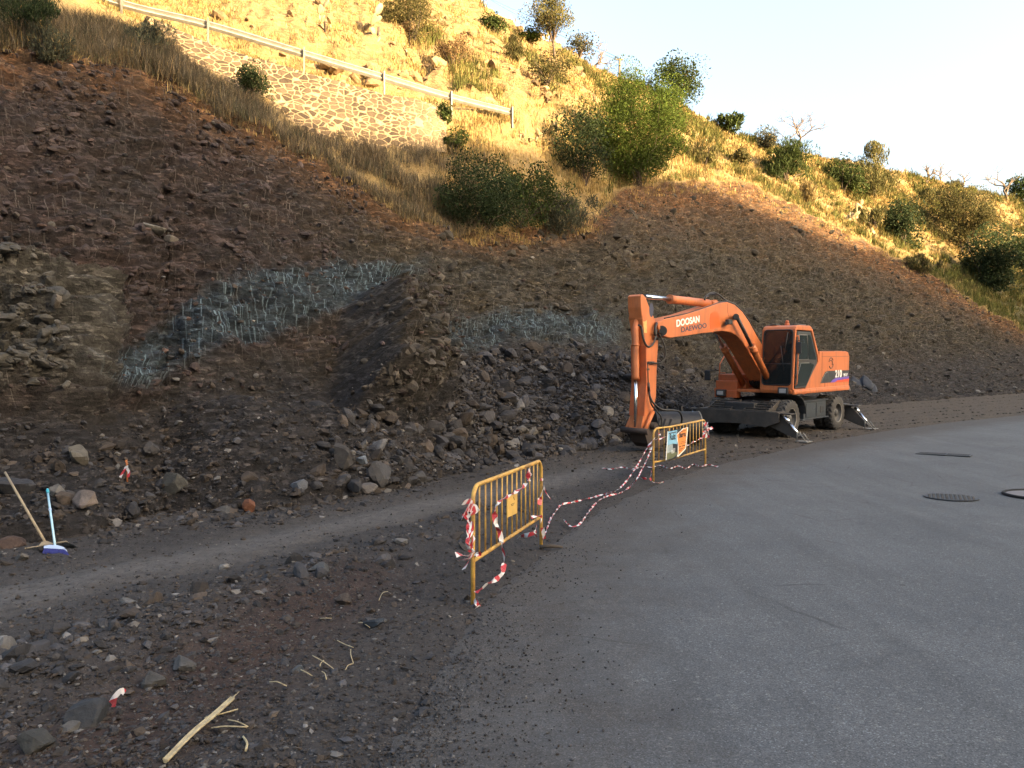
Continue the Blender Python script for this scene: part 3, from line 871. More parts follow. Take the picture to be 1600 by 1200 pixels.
# plates of bedded rock sticking out of the face
def ledges(wt, n, lo, hi, seed, colr, var=0.28):
    r = np.random.default_rng(seed); i = pick(wt, n, r)
    sz = np.clip(lo * np.exp(r.exponential(0.6, n)), lo, hi)
    Nn = N.reshape(-1, 3)[i]
    P = Hf[i] - Nn * (sz * r.uniform(0.30, 0.75, n))[:, None]
    cl = np.tile(np.array(colr), (n, 1)) * r.lognormal(0, var, n)[:, None]
    v, f_, c_ = scatter(P, sz, r, 2, cl, 0.28, 0.45)
    parts.append((v, f_, c_))
solid = inframe * (1 - dens) * sstep(0.02, 0.08, T) * (1 - sstep(0.93, 0.97, T))
clump = 0.10 + sstep(-0.05, 0.35, fbm(H + 77, 0.9, 2))
ledges(solid * clump * sstep(760, 520, PX) * (1 - outcrop) * (1 - 0.9 * blue), 4200, 0.026, 0.125, 41, (0.042, 0.031, 0.030))
ledges(solid * clump * sstep(150, 60, PX + 0 * PY) * outcrop, 900, 0.035, 0.15, 42, (0.064, 0.061, 0.055), 0.2)
ledges(inframe * (0.3 + clump) * butt, 420, 0.04, 0.20, 45, (0.050, 0.044, 0.038))
ledges(solid * clump * blue, 260, 0.022, 0.08, 43, (0.034, 0.045, 0.056))
ledges(solid * clump * sstep(560, 800, PX) * (1 - blue), 4600, 0.036, 0.24, 44, (0.041, 0.036, 0.029))
add_sc(heap, 7000, 0.018, 0.08, 1, 33, brown=0.25, pale=0.03)
add_sc(heap, 2700, 0.036, 0.24, 2, 3, brown=0.15, pale=0.025, base=(0.036, 0.036, 0.041))
add_sc(heap2, 620, 0.032, 0.20, 2, 4, brown=0.3, pale=0.05)
add_sc(bank * (1 - 0.9 * region(-40, 150, 20, 730, 900, 10)), 800, 0.018, 0.15, 2, 5, brown=0.55, pale=0.05)
Vr, Fr, Cr = [], [], []; b0_ = 0
for v, f_, c_ in parts:
    Vr.append(v); Fr.append(f_ + b0_); Cr.append(c_); b0_ += len(v)
tag(link("rubble", np_mesh("rubble", np.concatenate(Vr), np.concatenate(Fr), col=np.concatenate(Cr)), MAT_ROCK), "dark broken rock lying loose over the cut slope and in heaps at its foot", "rubble", kind="stuff")

# loose stones on the terrace and along the berm
fG = G.reshape(-1, 3); fde = dist_edge.ravel()
gpy = 600 - (fG[:, 2] - CAM_Z) / fG[:, 1] * FPX
gpx = np.broadcast_to(PXC, GY.shape).ravel()
vis = ((gpx > -120) & (gpx < 1700) & (fG[:, 1] > 2.6) & (gpy < 1330)).astype(float)
bermf = berm.ravel(); trf = track.ravel()
parts = []
def add_g(w, n, lo, hi, sub, seed, tilt=0.6, sink=0.40, **kw):
    r = np.random.default_rng(seed); w = w / w.sum(); i = r.choice(len(w), n, p=w)
    sz = np.clip(lo * np.exp(r.exponential(0.6, n)), lo, hi)
    P = fG[i] + r.normal(size=(n, 3)) * np.array([0.03, 0.03, 0.0])
    P[:, 2] += 0.034 * sstep(0.0, 0.12, -fde[i])
    parts.append(scatter(P, sz, r, sub, rock_colors(n, r, **kw), tilt, sink))
onroad = sstep(-0.18, 0.05, fde)
far = sstep(60, 5, fG[:, 1])
add_g(vis * onroad * (1 - 0.75 * trf), 19000, 0.005, 0.020, 1, 21, pale=0.07, brown=0.45)
add_g(vis * onroad * (0.25 + bermf) * (1 - 0.85 * trf), 3800, 0.009, 0.042, 1, 22, pale=0.05, brown=0.4)
add_g(vis * bermf ** 2 * sstep(0.1, 0.4, fde), 240, 0.022, 0.095, 2, 23, pale=0.03, brown=0.3)
add_g(vis * sstep(-0.02, 0.15, -fde) * np.exp(fde / 0.24), 5200, 0.0028, 0.011, 1, 24, pale=0.06, brown=0.3, base=(0.048, 0.048, 0.052))
add_g(vis * onroad * sstep(15, 19, fG[:, 1]), 2600, 0.012, 0.06, 1, 26, pale=0.06, brown=0.7, base=(0.06, 0.055, 0.048))
toe_near = sstep(1.6, 0.1, np.repeat(toeY[None], RN, 0).ravel() - fG[:, 1]) 
add_g(vis * onroad * toe_near * (1 - 0.85 * ((gpx < 150) & (gpx > -30))), 2400, 0.012, 0.08, 1, 25, pale=0.04, brown=0.4)
Vr, Fr, Cr = [], [], []; b0_ = 0
for v, f_, c_ in parts:
    Vr.append(v); Fr.append(f_ + b0_); Cr.append(c_); b0_ += len(v)
tag(link("gravel", np_mesh("gravel", np.concatenate(Vr), np.concatenate(Fr), col=np.concatenate(Cr)), MAT_ROCK), "small stones and gravel strewn over the dirt verge beside the asphalt", "gravel", kind="stuff")

# the large rocks one can tell apart
ROCKS = [  # px, py of the foot, width px, height px, colour, label
 (122, 792, 50, 34, (0.24, 0.20, 0.18), "big pale pinkish flat-faced rock on the bank behind the blue broom"),
 (88, 778, 26, 26, (0.20, 0.19, 0.18), "round pale grey stone touching the tip of the blue broom handle"),
 (172, 828, 36, 26, (0.23, 0.22, 0.22), "pale grey pointed rock at the foot of the bank right of the brooms"),
 (35, 876, 26, 16, (0.17, 0.16, 0.15), "small flat grey rock lying in front of the push broom head"),
 (16, 866, 46, 36, (0.105, 0.072, 0.062), "brownish red boulder at the foot of the bank left of the push broom"),
 (20, 770, 60, 34, (0.062, 0.066, 0.080), "dark bluish boulder under the top end of the wooden broom handle"),
 (118, 722, 34, 38, (0.16, 0.15, 0.13), "pale slanting slab on the bank above the red and white ribbon"),
 (273, 770, 46, 40, (0.088, 0.088, 0.082), "dark greenish grey block on the bank right of the red and white ribbon"),
 (392, 800, 18, 28, (0.20, 0.085, 0.05), "rust orange upright stone at the foot of the bank"),
 (462, 768, 26, 24, (0.18, 0.20, 0.24), "bluish white wedge of rock alone on the lower bank"),
 (352, 806, 44, 22, (0.10, 0.10, 0.10), "low dark grey block at the bank foot beside the rust orange stone"),
 (590, 755, 48, 46, (0.090, 0.090, 0.096), "largest grey boulder of the heap left of the yellow barrier"),
 (574, 774, 34, 26, (0.17, 0.16, 0.16), "pale rock at the very foot of the heap below the largest boulder"),
 (578, 704, 28, 26, (0.20, 0.20, 0.21), "light grey round-backed rock at the top of the heap above the largest boulder"),
 (553, 724, 16, 18, (0.19, 0.22, 0.26), "small blue-white stone left of the largest boulder of the heap"),
 (524, 728, 34, 46, (0.075, 0.068, 0.064), "tall dark brown slab leaning at the left end of the heap"),
 (648, 752, 34, 22, (0.095, 0.095, 0.10), "grey flat rock at the foot of the heap toward the yellow barrier"),
 (776, 628, 36, 22, (0.040, 0.040, 0.046), "blackish block in the middle of the dark rubble pile left of the excavator arm"),
 (978, 640, 18, 10, (0.22, 0.22, 0.23), "pale flat splinter on the rubble beside the excavator arm"),
 (584, 982, 36, 20, (0.050, 0.062, 0.078), "blue-black stone on the dirt close to the asphalt edge"),
 (466, 1055, 20, 16, (0.10, 0.115, 0.135), "small bluish cube-like stone on the dirt among the dry reeds"),
 (242, 1074, 52, 32, (0.095, 0.092, 0.088), "rough grey boulder in the middle of the near berm"),
 (286, 1052, 40, 30, (0.11, 0.11, 0.112), "angular grey boulder just behind the rough boulder of the near berm"),
 (136, 1136, 62, 56, (0.050, 0.055, 0.064), "large dark slate boulder in the near corner beside the red tape scrap"),
 (60, 1180, 56, 40, (0.070, 0.070, 0.066), "mossy dark rock in the near left corner of the berm"),
 (108, 1150, 34, 22, (0.14, 0.135, 0.13), "grey flat rock leaning on the large dark slate boulder"),
 (500, 912, 40, 20, (0.12, 0.125, 0.13), "pale grey slab on the berm behind the blue-black stone"),
 (540, 948, 34, 20, (0.085, 0.070, 0.062), "brown rounded rock on the berm just above the reddish soil"),
 (200, 948, 32, 12, (0.18, 0.175, 0.17), "long pale stone lying on the wheel track"),
 (348, 882, 20, 12, (0.30, 0.29, 0.28), "white stone on the wheel track below the bank"),
 (84, 484, 30, 30, (0.20, 0.175, 0.15), "pale shattered rock sticking out of the red part of the cut"),
 (222, 366, 52, 22, (0.21, 0.20, 0.18), "pale flaky slab cluster high on the red part of the cut"),
 (256, 378, 26, 14, (0.22, 0.20, 0.18), "smaller pale flake just right of the slab cluster on the red cut"),
]
for i, (px, py, w, h, c_, lab) in enumerate(ROCKS):
    P, nrm = spot(px, py)
    m = P[1] / FPX
    tv, tf = rock_shape(3, 900 + i, 10, 1.0)
    tv = tv / np.abs(tv).max(0)
    sx, sz = w * m * 0.5, h * m * 0.5
    V = tv * np.array([sx, 0.5 * (sx + sz), sz])
    a_ = random.uniform(-0.3, 0.3)
    V = V @ np.array([[math.cos(a_), math.sin(a_), 0], [-math.sin(a_), math.cos(a_), 0], [0, 0, 1]])
    V[:, 2] += sz * 0.62
    cc_ = np.tile(np.array(c_) * 0.62, (len(V), 1)) * (1 + 0.15 * noise3(V / max(sx, 0.05) * 1.3 + i)[:, None])
    o = link("rock", np_mesh("rock", V, tf, col=cc_), MAT_ROCK)
    o.location = P - np.array([0, 0, sz * 0.12])
    tag(o, lab, "rock", "large loose rocks")
# ------------------------------------------------------------------ wheeled excavator
MAT_OR = simple_mat("faded_orange_paint", (0.60, 0.165, 0.048), 0.42, 0.0, 0.16, 3.0, dirt=(0.22, 0.10, 0.055), dirt_amt=0.65, bump=0.03)
def paint(name, c, grime, amt):
    t = NT(name); co = t.coord("Object")
    n = t.noise(co, 1.6, 6, 0.7); v = t.noise(t.mapping(co, (5.0, 5.0, 0.7)), 1.0, 5, 0.7); f_ = t.noise(co, 22, 5, 0.75)
    k = t.mix(1.0, c, t.ramp(n, [(0.3, 0.84), (0.7, 1.08)]), 'MULTIPLY')
    k = t.mix(t.ramp(n, [(0.52, 0.0), (0.75, 0.35)]), k, (0.52, 0.23, 0.11))
    k = t.mix(t.math('MULTIPLY', t.ramp(v, [(0.48, 0.0), (0.70, 1.0)]), amt), k, grime)
    k = t.mix(t.ramp(f_, [(0.66, 0.0), (0.72, 0.75)]), k, (0.06, 0.038, 0.028))
    return t.out(k, t.ramp(n, [(0.3, 0.36), (0.7, 0.62)]), t.bump(f_, 0.06, 0.01))
MAT_OR = paint("faded_orange_paint_worn", (0.50, 0.145, 0.045), (0.18, 0.08, 0.043), 0.6)
MAT_OR2 = simple_mat("grimy_orange_paint", (0.50, 0.115, 0.035), 0.5, 0.0, 0.22, 3.0, dirt=(0.12, 0.07, 0.045), dirt_amt=0.6, bump=0.03)
MAT_PATCH = simple_mat("fresh_orange_paint", (0.62, 0.105, 0.022), 0.35, 0.0, 0.08, 3.0)
MAT_BLK = simple_mat("black_machine_paint", (0.022, 0.025, 0.030), 0.5, 0.0, 0.3, 5.0, dirt=(0.07, 0.062, 0.055), dirt_amt=0.5)
MAT_STEELD = simple_mat("worn_dusty_steel", (0.050, 0.046, 0.043), 0.6, 0.15, 0.35, 5.0, dirt=(0.10, 0.08, 0.065), dirt_amt=0.6, bump=0.05)
MAT_BUCKET = simple_mat("black_bucket_steel", (0.020, 0.021, 0.024), 0.5, 0.3, 0.35, 4.0, dirt=(0.06, 0.05, 0.045), dirt_amt=0.4)
MAT_RUST = simple_mat("rusty_brown_steel", (0.045, 0.030, 0.025), 0.75, 0.1, 0.4, 6.0, dirt=(0.05, 0.045, 0.042), dirt_amt=0.6, bump=0.06)
MAT_RUB = simple_mat("dusty_tyre_rubber", (0.040, 0.039, 0.038), 0.85, 0.0, 0.25, 6.0, dirt=(0.095, 0.085, 0.075), dirt_amt=0.7, bump=0.05)
MAT_RIM = simple_mat("dirty_grey_rim", (0.075, 0.075, 0.075), 0.6, 0.2, 0.3, 6.0, dirt=(0.11, 0.095, 0.08), dirt_amt=0.6)
MAT_RIMR = simple_mat("pale_rim_edge", (0.20, 0.195, 0.18), 0.6, 0.2, 0.3, 9.0)
MAT_CHR = simple_mat("chromed_rod", (0.75, 0.77, 0.80), 0.22, 1.0, 0.05, 3.0)
MAT_HOSE = simple_mat("hydraulic_hose_rubber", (0.012, 0.012, 0.013), 0.5, 0.0, 0.2, 20.0)
MAT_WHITE = simple_mat("white_decal", (0.80, 0.80, 0.78), 0.5, 0.0, 0.08, 10.0)
MAT_NAVY = simple_mat("dark_navy_decal", (0.035, 0.040, 0.075), 0.5, 0.0, 0.1, 10.0)
MAT_PURP = simple_mat("purple_decal_stripe", (0.14, 0.08, 0.42), 0.45, 0.0, 0.1, 10.0)
MAT_REDD = simple_mat("red_decal_stripe", (0.62, 0.07, 0.02), 0.45, 0.0, 0.1, 10.0)
MAT_TEAL = simple_mat("teal_sticker", (0.05, 0.30, 0.32), 0.5, 0.0, 0.3, 20.0)
MAT_YELS = simple_mat("pale_yellow_warning_sticker", (0.55, 0.42, 0.14), 0.5, 0.0, 0.3, 25.0)
MAT_SEAT = simple_mat("dark_seat_cloth", (0.035, 0.035, 0.038), 0.8, 0.0, 0.2, 12.0)
MAT_LAMP = simple_mat("headlamp_reflector", (0.75, 0.76, 0.78), 0.15, 0.6, 0.1, 20.0)
MAT_DGREY = simple_mat("dark_grey_plastic", (0.030, 0.031, 0.034), 0.45, 0.0, 0.2, 8.0)
MAT_GRILLE = simple_mat("brown_vent_mesh", (0.16, 0.075, 0.045), 0.7, 0.0, 0.3, 30.0)
t = NT("tinted_glass")
t.b.inputs["Alpha"].default_value = 0.80
MAT_GLASS = t.out((0.012, 0.016, 0.018), 0.06, None, 0.0, 0.6)
t = NT("dark_window_glass")
MAT_DGLASS = t.out(t.mix(t.noise(t.coord("Object"), 2.0, 3), (0.006, 0.010, 0.012), (0.022, 0.032, 0.036)), 0.07, None, 0.0, 0.6)

EX_C = np.array([8.18, 23.84]); SL = 0.042
ex_f = np.array([-0.70711, -0.70711, -0.70711 * SL]); ex_f /= np.linalg.norm(ex_f)
ex_n = np.array([0, -SL, 1.0]); ex_n /= np.linalg.norm(ex_n)
ex_l = np.cross(ex_n, ex_f)
EXO = np.array([EX_C[0], EX_C[1], float(gz(EX_C[1])) + 0.01])
EXR = np.stack([ex_f, ex_l, ex_n], 1)            # columns = local axes

def lp(px, py, y):
    """local (x,z) in the machine's side plane y, seen at a photograph position"""
    o = EXR.T @ (np.array([0, 0, CAM_Z]) - EXO); d = EXR.T @ ray(px, py)
    s = (y - o[1]) / d[1]
    p = o + d * s
    return (p[0], p[2])

exc = empty("excavator")
exc.matrix_world = Matrix(((*EXR[0], EXO[0]), (*EXR[1], EXO[1]), (*EXR[2], EXO[2]), (0, 0, 0, 1)))
tag(exc, "orange wheeled excavator parked with its arm down at the foot of the rubble slope", "excavator")

def part(name, mat, fn, parent=exc, smooth=False):
    bm = bmesh.new(); fn(bm)
    return bm_link(name, bm, mat, parent, smooth)

# --- chassis
def f_ch(bm):
    box(bm, (0, 0, 0.78), (4.6, 0.95, 0.42), None, 0.03)
    box(bm, (0, 0, 0.98), (1.5, 1.5, 0.16), None, 0.03)
    for x in (1.5, -1.75):
        tube(bm, [(x, -0.95, 0.53), (x, 0.95, 0.53)], 0.11, 12)
        box(bm, (x, 0, 0.53), (0.42, 0.5, 0.36), None, 0.06)
part("chassis", MAT_BLK, f_ch)
def f_box(s):
    def f(bm):
        box(bm, (-0.10, s * 0.94, 0.72), (1.55, 0.50, 0.50), None, 0.02)
        box(bm, (-0.10, s * 0.96, 0.99), (1.75, 0.55, 0.03), None, 0.006)
        box(bm, (-0.10, s * 0.96, 0.455), (1.85, 0.52, 0.03), None, 0.006)
    return f
MAT_TBOX = simple_mat("blue_black_toolbox_paint", (0.028, 0.036, 0.046), 0.45, 0.0, 0.25, 5.0, dirt=(0.07, 0.065, 0.06), dirt_amt=0.4)
for s in (1, -1):
    tb = part("tool_box", MAT_TBOX, f_box(s))
    for x in (-0.45, 0.25):
        part("box_door", MAT_TBOX, lambda bm: box(bm, (x, s * 1.196, 0.72), (0.58, 0.02, 0.40), None, 0.006), tb)
    part("step_recess", MAT_BLK, lambda bm: box(bm, (-0.55, s * 1.212, 0.70), (0.26, 0.012, 0.20), None, 0.003), tb)
    part("latch", MAT_CHR, lambda bm: box(bm, (0.05, s * 1.212, 0.76), (0.05, 0.02, 0.03), None, 0.004), tb)
# mud guards over the front wheels
def f_guard(s):
    def f(bm):
        pts = [(0.75, 0.66), (0.82, 0.90), (0.98, 1.09), (1.20, 1.18)]
        poly = pts + [(p[0], p[1] - 0.02) for p in pts[::-1]]
        prism(bm, poly, s * 0.62, s * 1.30, 0)
    return f
for s in (1, -1): part("mudguard", MAT_BLK, f_guard(s))

# --- wheels
def tyre_mesh():
    n = 168; R = 0.53; Wd = 0.275
    prof = [(-0.5, 0.56), (-0.53, 0.66), (-0.54, 0.78), (-0.52, 0.88), (-0.46, 0.945), (-0.40, 0.965), (-0.2, 0.975), (0.0, 0.978), (0.2, 0.975), (0.40, 0.965), (0.46, 0.945), (0.52, 0.88), (0.54, 0.78), (0.53, 0.66), (0.5, 0.56)]
    bm = bmesh.new(); rings = []
    for i in range(n):
        a = 2 * math.pi * i / n; ring = []
        for w, r in prof:
            rr = r * R
            if r > 0.86:
                ph = (i / n * 20 + (0.55 * abs(w) * 2 + (0.5 if w > 0 else 0.0))) % 1.0
                lug = 0.034 if ph < 0.52 else 0.0
                rr += lug * min(1, (r - 0.84) / 0.1) - 0.006
            ring.append(bm.verts.new((math.cos(a) * rr, w * Wd, math.sin(a) * rr)))
        rings.append(ring)
    for i in range(n):
        A, B = rings[i], rings[(i + 1) % n]
        for j in range(len(prof) - 1): bm.faces.new((A[j], A[j + 1], B[j + 1], B[j]))
    return bm
def lathe_y(bm, prof, n=40):
    rings = []
    for r, y in prof:
        rings.append([bm.verts.new((math.cos(2 * math.pi * i / n) * r, y, math.sin(2 * math.pi * i / n) * r)) for i in range(n)])
    for A, B in zip(rings, rings[1:]):
        for i in range(n): bm.faces.new((A[i], A[(i + 1) % n], B[(i + 1) % n], B[i])).smooth = True
    return bm
w0 = empty("wheel"); w0.parent = exc
bm_link("tyre", tyre_mesh(), MAT_RUB, w0)
rim_bm = bmesh.new()
lathe_y(rim_bm, [(0.302, -0.13), (0.29, -0.10), (0.27, -0.03), (0.20, -0.01), (0.17, 0.03), (0.10, 0.04), (0.10, 0.09), (0.03, 0.10), (0.001, 0.10)])
lathe_y(rim_bm, [(0.001, -0.02), (0.2, -0.02), (0.27, 0.03), (0.29, 0.10), (0.302, 0.13)])
for k in range(10):
    a = 2 * math.pi * k / 10
    tube(rim_bm, [(0.135 * math.cos(a), 0.02, 0.135 * math.sin(a)), (0.135 * math.cos(a), 0.065, 0.135 * math.sin(a))], 0.014, 6)
rim_ob = bm_link("rim", rim_bm, MAT_RIM, w0)
bmr = bmesh.new(); lathe_y(bmr, [(0.285, 0.125), (0.302, 0.142), (0.312, 0.135), (0.305, 0.115)])
rr_ob = bm_link("rim_ring", bmr, MAT_RIMR, w0)
w0.location = (1.5, 1.08, 0.53)
def copy_wheel(x, y, flip):
    w = w0.copy(); COL.objects.link(w); w.parent = exc; w.location = (x, y, 0.53)
    w.rotation_euler = (0, random.uniform(0, 3), math.pi if flip else 0)
    for ch in (c for c in list(w0.children)):
        c = ch.copy(); COL.objects.link(c); c.parent = w
for x in (1.5, -1.75):
    for y in (1.08, 0.74, -0.74, -1.08):
        if (x, y) != (1.5, 1.08): copy_wheel(x, y, y < 0 or y == 0.74)

# --- stabilisers, front and rear
def stabil(x0, sgn):
    st = part("stabilizer", MAT_STEELD, lambda bm: prism(bm, [(-1.30, 0.76), (1.30, 0.76), (1.30, 0.50), (0.9, 0.34), (0.45, 0.385), (0, 0.40), (-0.45, 0.385), (-0.9, 0.34), (-1.30, 0.50)], x0 - 0.03, x0 + 0.03, 0.006, 'x'))
    def ribs(bm):
        for y in (-0.8, -0.3, 0.3, 0.8): box(bm, (x0 - sgn * 0.20, y, 0.6), (0.36, 0.03, 0.24), None, 0.004)
        box(bm, (x0 - sgn * 0.22, 0, 0.76), (0.46, 2.5, 0.03), None, 0.006)
    part("frame", MAT_STEELD, ribs, st)
    for s in (1, -1):
        def leg(bm):
            prism(bm, [(s * 0.80, 0.70), (s * 1.28, 0.70), (s * 1.42, 0.62), (s * 1.92, 0.10), (s * 1.72, 0.07), (s * 1.45, 0.16), (s * 0.9, 0.38)], x0 - sgn * 0.16 - 0.03, x0 - sgn * 0.16 + 0.03, 0.006, 'x')
            box(bm, (x0 - sgn * 0.16, s * 1.30, 0.735), (0.30, 0.62, 0.03), None, 0.006)
        part("leg", MAT_STEELD, leg, st)
        def rod(bm):
            tube(bm, [(x0 - sgn * 0.06, s * 1.42, 0.66), (x0 - sgn * 0.06, s * 1.56, 0.50)], 0.055, 12)
            tube(bm, [(x0 - sgn * 0.06, s * 1.56, 0.50), (x0 - sgn * 0.06, s * 1.86, 0.16)], 0.038, 12)
        part("cylinder_rod", MAT_CHR, rod, st)
        def foot(bm):
            box(bm, (x0 - sgn * 0.12, s * 1.95, 0.018), (0.34, 0.34, 0.03), None, 0.006)
            for dx in (0.10, -0.10):
                tube(bm, [(x0 - sgn * 0.12 + dx, s * 1.80, 0.26), (x0 - sgn * 0.12 + dx, s * 1.80, 0.03)], 0.015, 8)
                tube(bm, [(x0 - sgn * 0.12 + dx, s * 1.88, 0.24), (x0 - sgn * 0.12 + dx, s * 2.04, 0.03)], 0.015, 8)
        part("foot", MAT_RIMR, foot, st)
stabil(2.45, 1); stabil(-2.62, -1)
def f_steps(bm):
    for k in range(5):
        for sy in (-1, 1):
            x = 2.40 - k * 0.13; z = 0.79 + k * 0.055
            box(bm, (x, sy * 0.56, z), (0.09, 0.72, 0.035), None, 0.006)
    for y in (-0.95, -0.2, 0.2, 0.95):
        prism(bm, [(2.46, 0.74), (2.46, 0.78), (1.80, 1.05), (1.80, 0.74)], y - 0.015, y + 0.015)
part("step_grating", MAT_STEELD, f_steps)
def f_turn(bm):
    ring = [(0.62 * math.cos(a), 0.62 * math.sin(a)) for a in np.linspace(0, 2 * math.pi, 40, endpoint=False)]
    prism(bm, ring, 1.05, 1.24, 0.01, 'z')
part("turntable", MAT_BLK, f_turn)

# --- revolving house
def side_poly():
    return [(-2.42, 1.34), (-2.47, 1.40), (-2.47, 2.30), (-2.38, 2.43), (-2.2, 2.46), (-0.22, 2.46), (-0.20, 2.20), (0.72, 1.46), (0.72, 1.34)]
house = part("house", MAT_OR, lambda bm: (prism(bm, side_poly(), 0.25, 1.25, 0.018), prism(bm, [(-2.42, 1.34), (-2.47, 1.40), (-2.47, 2.30), (-2.38, 2.40), (-0.6, 2.40), (-0.6, 1.34)], -1.25, 0.249, 0.018)))
def f_sill(bm):
    box(bm, (-0.48, 0.0, 1.29), (3.95, 2.56, 0.09), None, 0.02)
    box(bm, (-0.48, 1.235, 1.30), (3.96, 0.07, 0.15), None, 0.02)
part("deck", MAT_OR, f_sill)
def f_cw(bm):
    pl = []
    for a in np.linspace(-0.48, 0.48, 13): pl.append((0.2 - 2.86 * math.cos(a), 2.86 * math.sin(a) * 0.93))
    prism(bm, [(-2.2, pl[0][1])] + pl + [(-2.2, pl[-1][1])], 1.30, 2.28, 0.03, 'z')
part("counterweight", MAT_OR2, f_cw)
part("hood_vent", MAT_GRILLE, lambda bm: [box(bm, (-1.75 + 0.0, 0.78 + k * 0.055, 2.468), (0.62, 0.035, 0.022), None, 0.003) for k in range(8)] and box(bm, (-1.75, 0.97, 2.461), (0.66, 0.46, 0.012)))
def f_intake(bm):
    box(bm, (-0.62, 0.3, 2.50), (0.55, 0.9, 0.14), None, 0.04)
    for k in range(3): tube(bm, [(-0.45 - 0.25 * k, 0.55, 2.48), (-0.50 - 0.25 * k, 0.55, 2.66), (-0.62 - 0.25 * k, 0.50, 2.64)], 0.04, 10)
part("air_intake", MAT_TBOX, f_intake)
# panel gap lines, decals and logo on the left side
def f_gap(bm):
    for x in (-0.40,): box(bm, (x, 1.251, 2.0), (0.010, 0.008, 0.85))
    box(bm, (-1.4, 1.251, 2.30), (2.05, 0.008, 0.010))
    box(bm, (-0.62, 1.251, 1.60), (0.010, 0.008, 0.5))
part("panel_gap", MAT_DGREY, f_gap)
band = part("decal_band", MAT_BLK, lambda bm: prism(bm, [(-0.30, 1.50), (-0.42, 1.66), (-0.62, 1.82), (-0.80, 1.86), (-2.44, 1.86), (-2.44, 1.50)], 1.250, 1.256))
part("stripe", MAT_PURP, lambda bm: prism(bm, [(-1.02, 1.50), (-1.18, 1.58), (-1.45, 1.63), (-2.44, 1.66), (-2.44, 1.595), (-1.55, 1.56), (-1.32, 1.50)], 1.256, 1.260), band)
part("stripe", MAT_REDD, lambda bm: prism(bm, [(-1.34, 1.50), (-1.55, 1.555), (-2.44, 1.590), (-2.44, 1.50)], 1.256, 1.260), band)
part("panel_edge", MAT_RIMR, lambda bm: (tube(bm, [(-0.34, 1.256, 1.50), (-0.44, 1.256, 1.64), (-0.62, 1.256, 1.78), (-0.78, 1.256, 1.83)], 0.009, 6), tube(bm, [(-0.83, 1.256, 1.50), (-0.83, 1.256, 1.85)], 0.006, 6)), band)
def text_mesh(s, size, mat, parent, O, U, W, name="lettering", ext=0.003, bold=0.0, shear=0.0, sx=1.0):
    cu = bpy.data.curves.new("txt", 'FONT'); cu.body = s; cu.size = size; cu.extrude = ext; cu.offset = bold; cu.shear = shear
    o = bpy.data.objects.new("txt", cu); COL.objects.link(o)
    bpy.context.view_layer.update()
    me = bpy.data.meshes.new_from_object(o.evaluated_get(bpy.context.evaluated_depsgraph_get()))
    bpy.data.objects.remove(o); bpy.data.curves.remove(cu)
    U = Vector(U).normalized(); W = Vector(W).normalized(); Nn = U.cross(W)
    M = Matrix((( U.x * sx, W.x, Nn.x, O[0]), (U.y * sx, W.y, Nn.y, O[1]), (U.z * sx, W.z, Nn.z, O[2]), (0, 0, 0, 1)))
    me.transform(M); me.materials.clear(); me.name = name
    return link(name, me, mat, parent)
text_mesh("210", 0.31, MAT_WHITE, band, (-1.36, 1.259, 1.655), (-1, 0, 0), (0, 0, 1), bold=0.008, sx=1.1)
text_mesh("W-V", 0.16, MAT_WHITE, band, (-2.00, 1.259, 1.655), (-1, 0, 0), (0, 0, 1), bold=0.004)
def f_logo(bm):
    for a0, a1, r in ((0.2, 2.6, 0.16), (3.3, 5.7, 0.16), (0.8, 3.8, 0.09)):
        tube(bm, [(-1.05 + r * math.cos(a), 1.252, 2.10 + r * math.sin(a)) for a in np.linspace(a0, a1, 14)], 0.014, 6)
part("round_emblem", MAT_DGREY, f_logo)

# --- cab
CY0, CY1 = 0.25, 1.25
def f_cab(bm):
    # roof, floor box, pillars
    prism(bm, [(1.43, 3.06), (1.38, 3.16), (1.24, 3.21), (0.48, 3.21), (0.36, 3.17), (0.30, 3.06)], CY0, CY1, 0.03)
    prism(bm, [(1.53, 1.25), (1.56, 1.34), (1.54, 1.52), (-0.15, 1.52), (-0.15, 1.25)], CY0, 1.20, 0.02)
    for y in (CY0, CY1 - 0.075):
        prism(bm, [(1.555, 1.38), (1.43, 3.10), (1.35, 3.10), (1.475, 1.38)], y, y + 0.075, 0.012)
    for y in (CY0, CY1 - 0.06):
        prism(bm, [(0.40, 3.12), (0.30, 3.12), (-0.20, 2.30), (-0.20, 2.15), (-0.11, 2.15), (-0.11, 2.28)], y, y + 0.06, 0.01)
    prism(bm, [(-0.20, 1.52), (-0.20, 2.25), (-0.14, 2.25), (-0.14, 1.52)], CY0, CY1, 0)
    prism(bm, [(1.5, 1.5), (1.5, 2.0), (0.1, 2.0), (0.1, 1.5)], CY0, CY0 + 0.03, 0)
    box(bm, (1.53, 0.75, 1.44), (0.05, 0.98, 0.14), None, 0.015)
cab = part("cab", MAT_OR, f_cab)
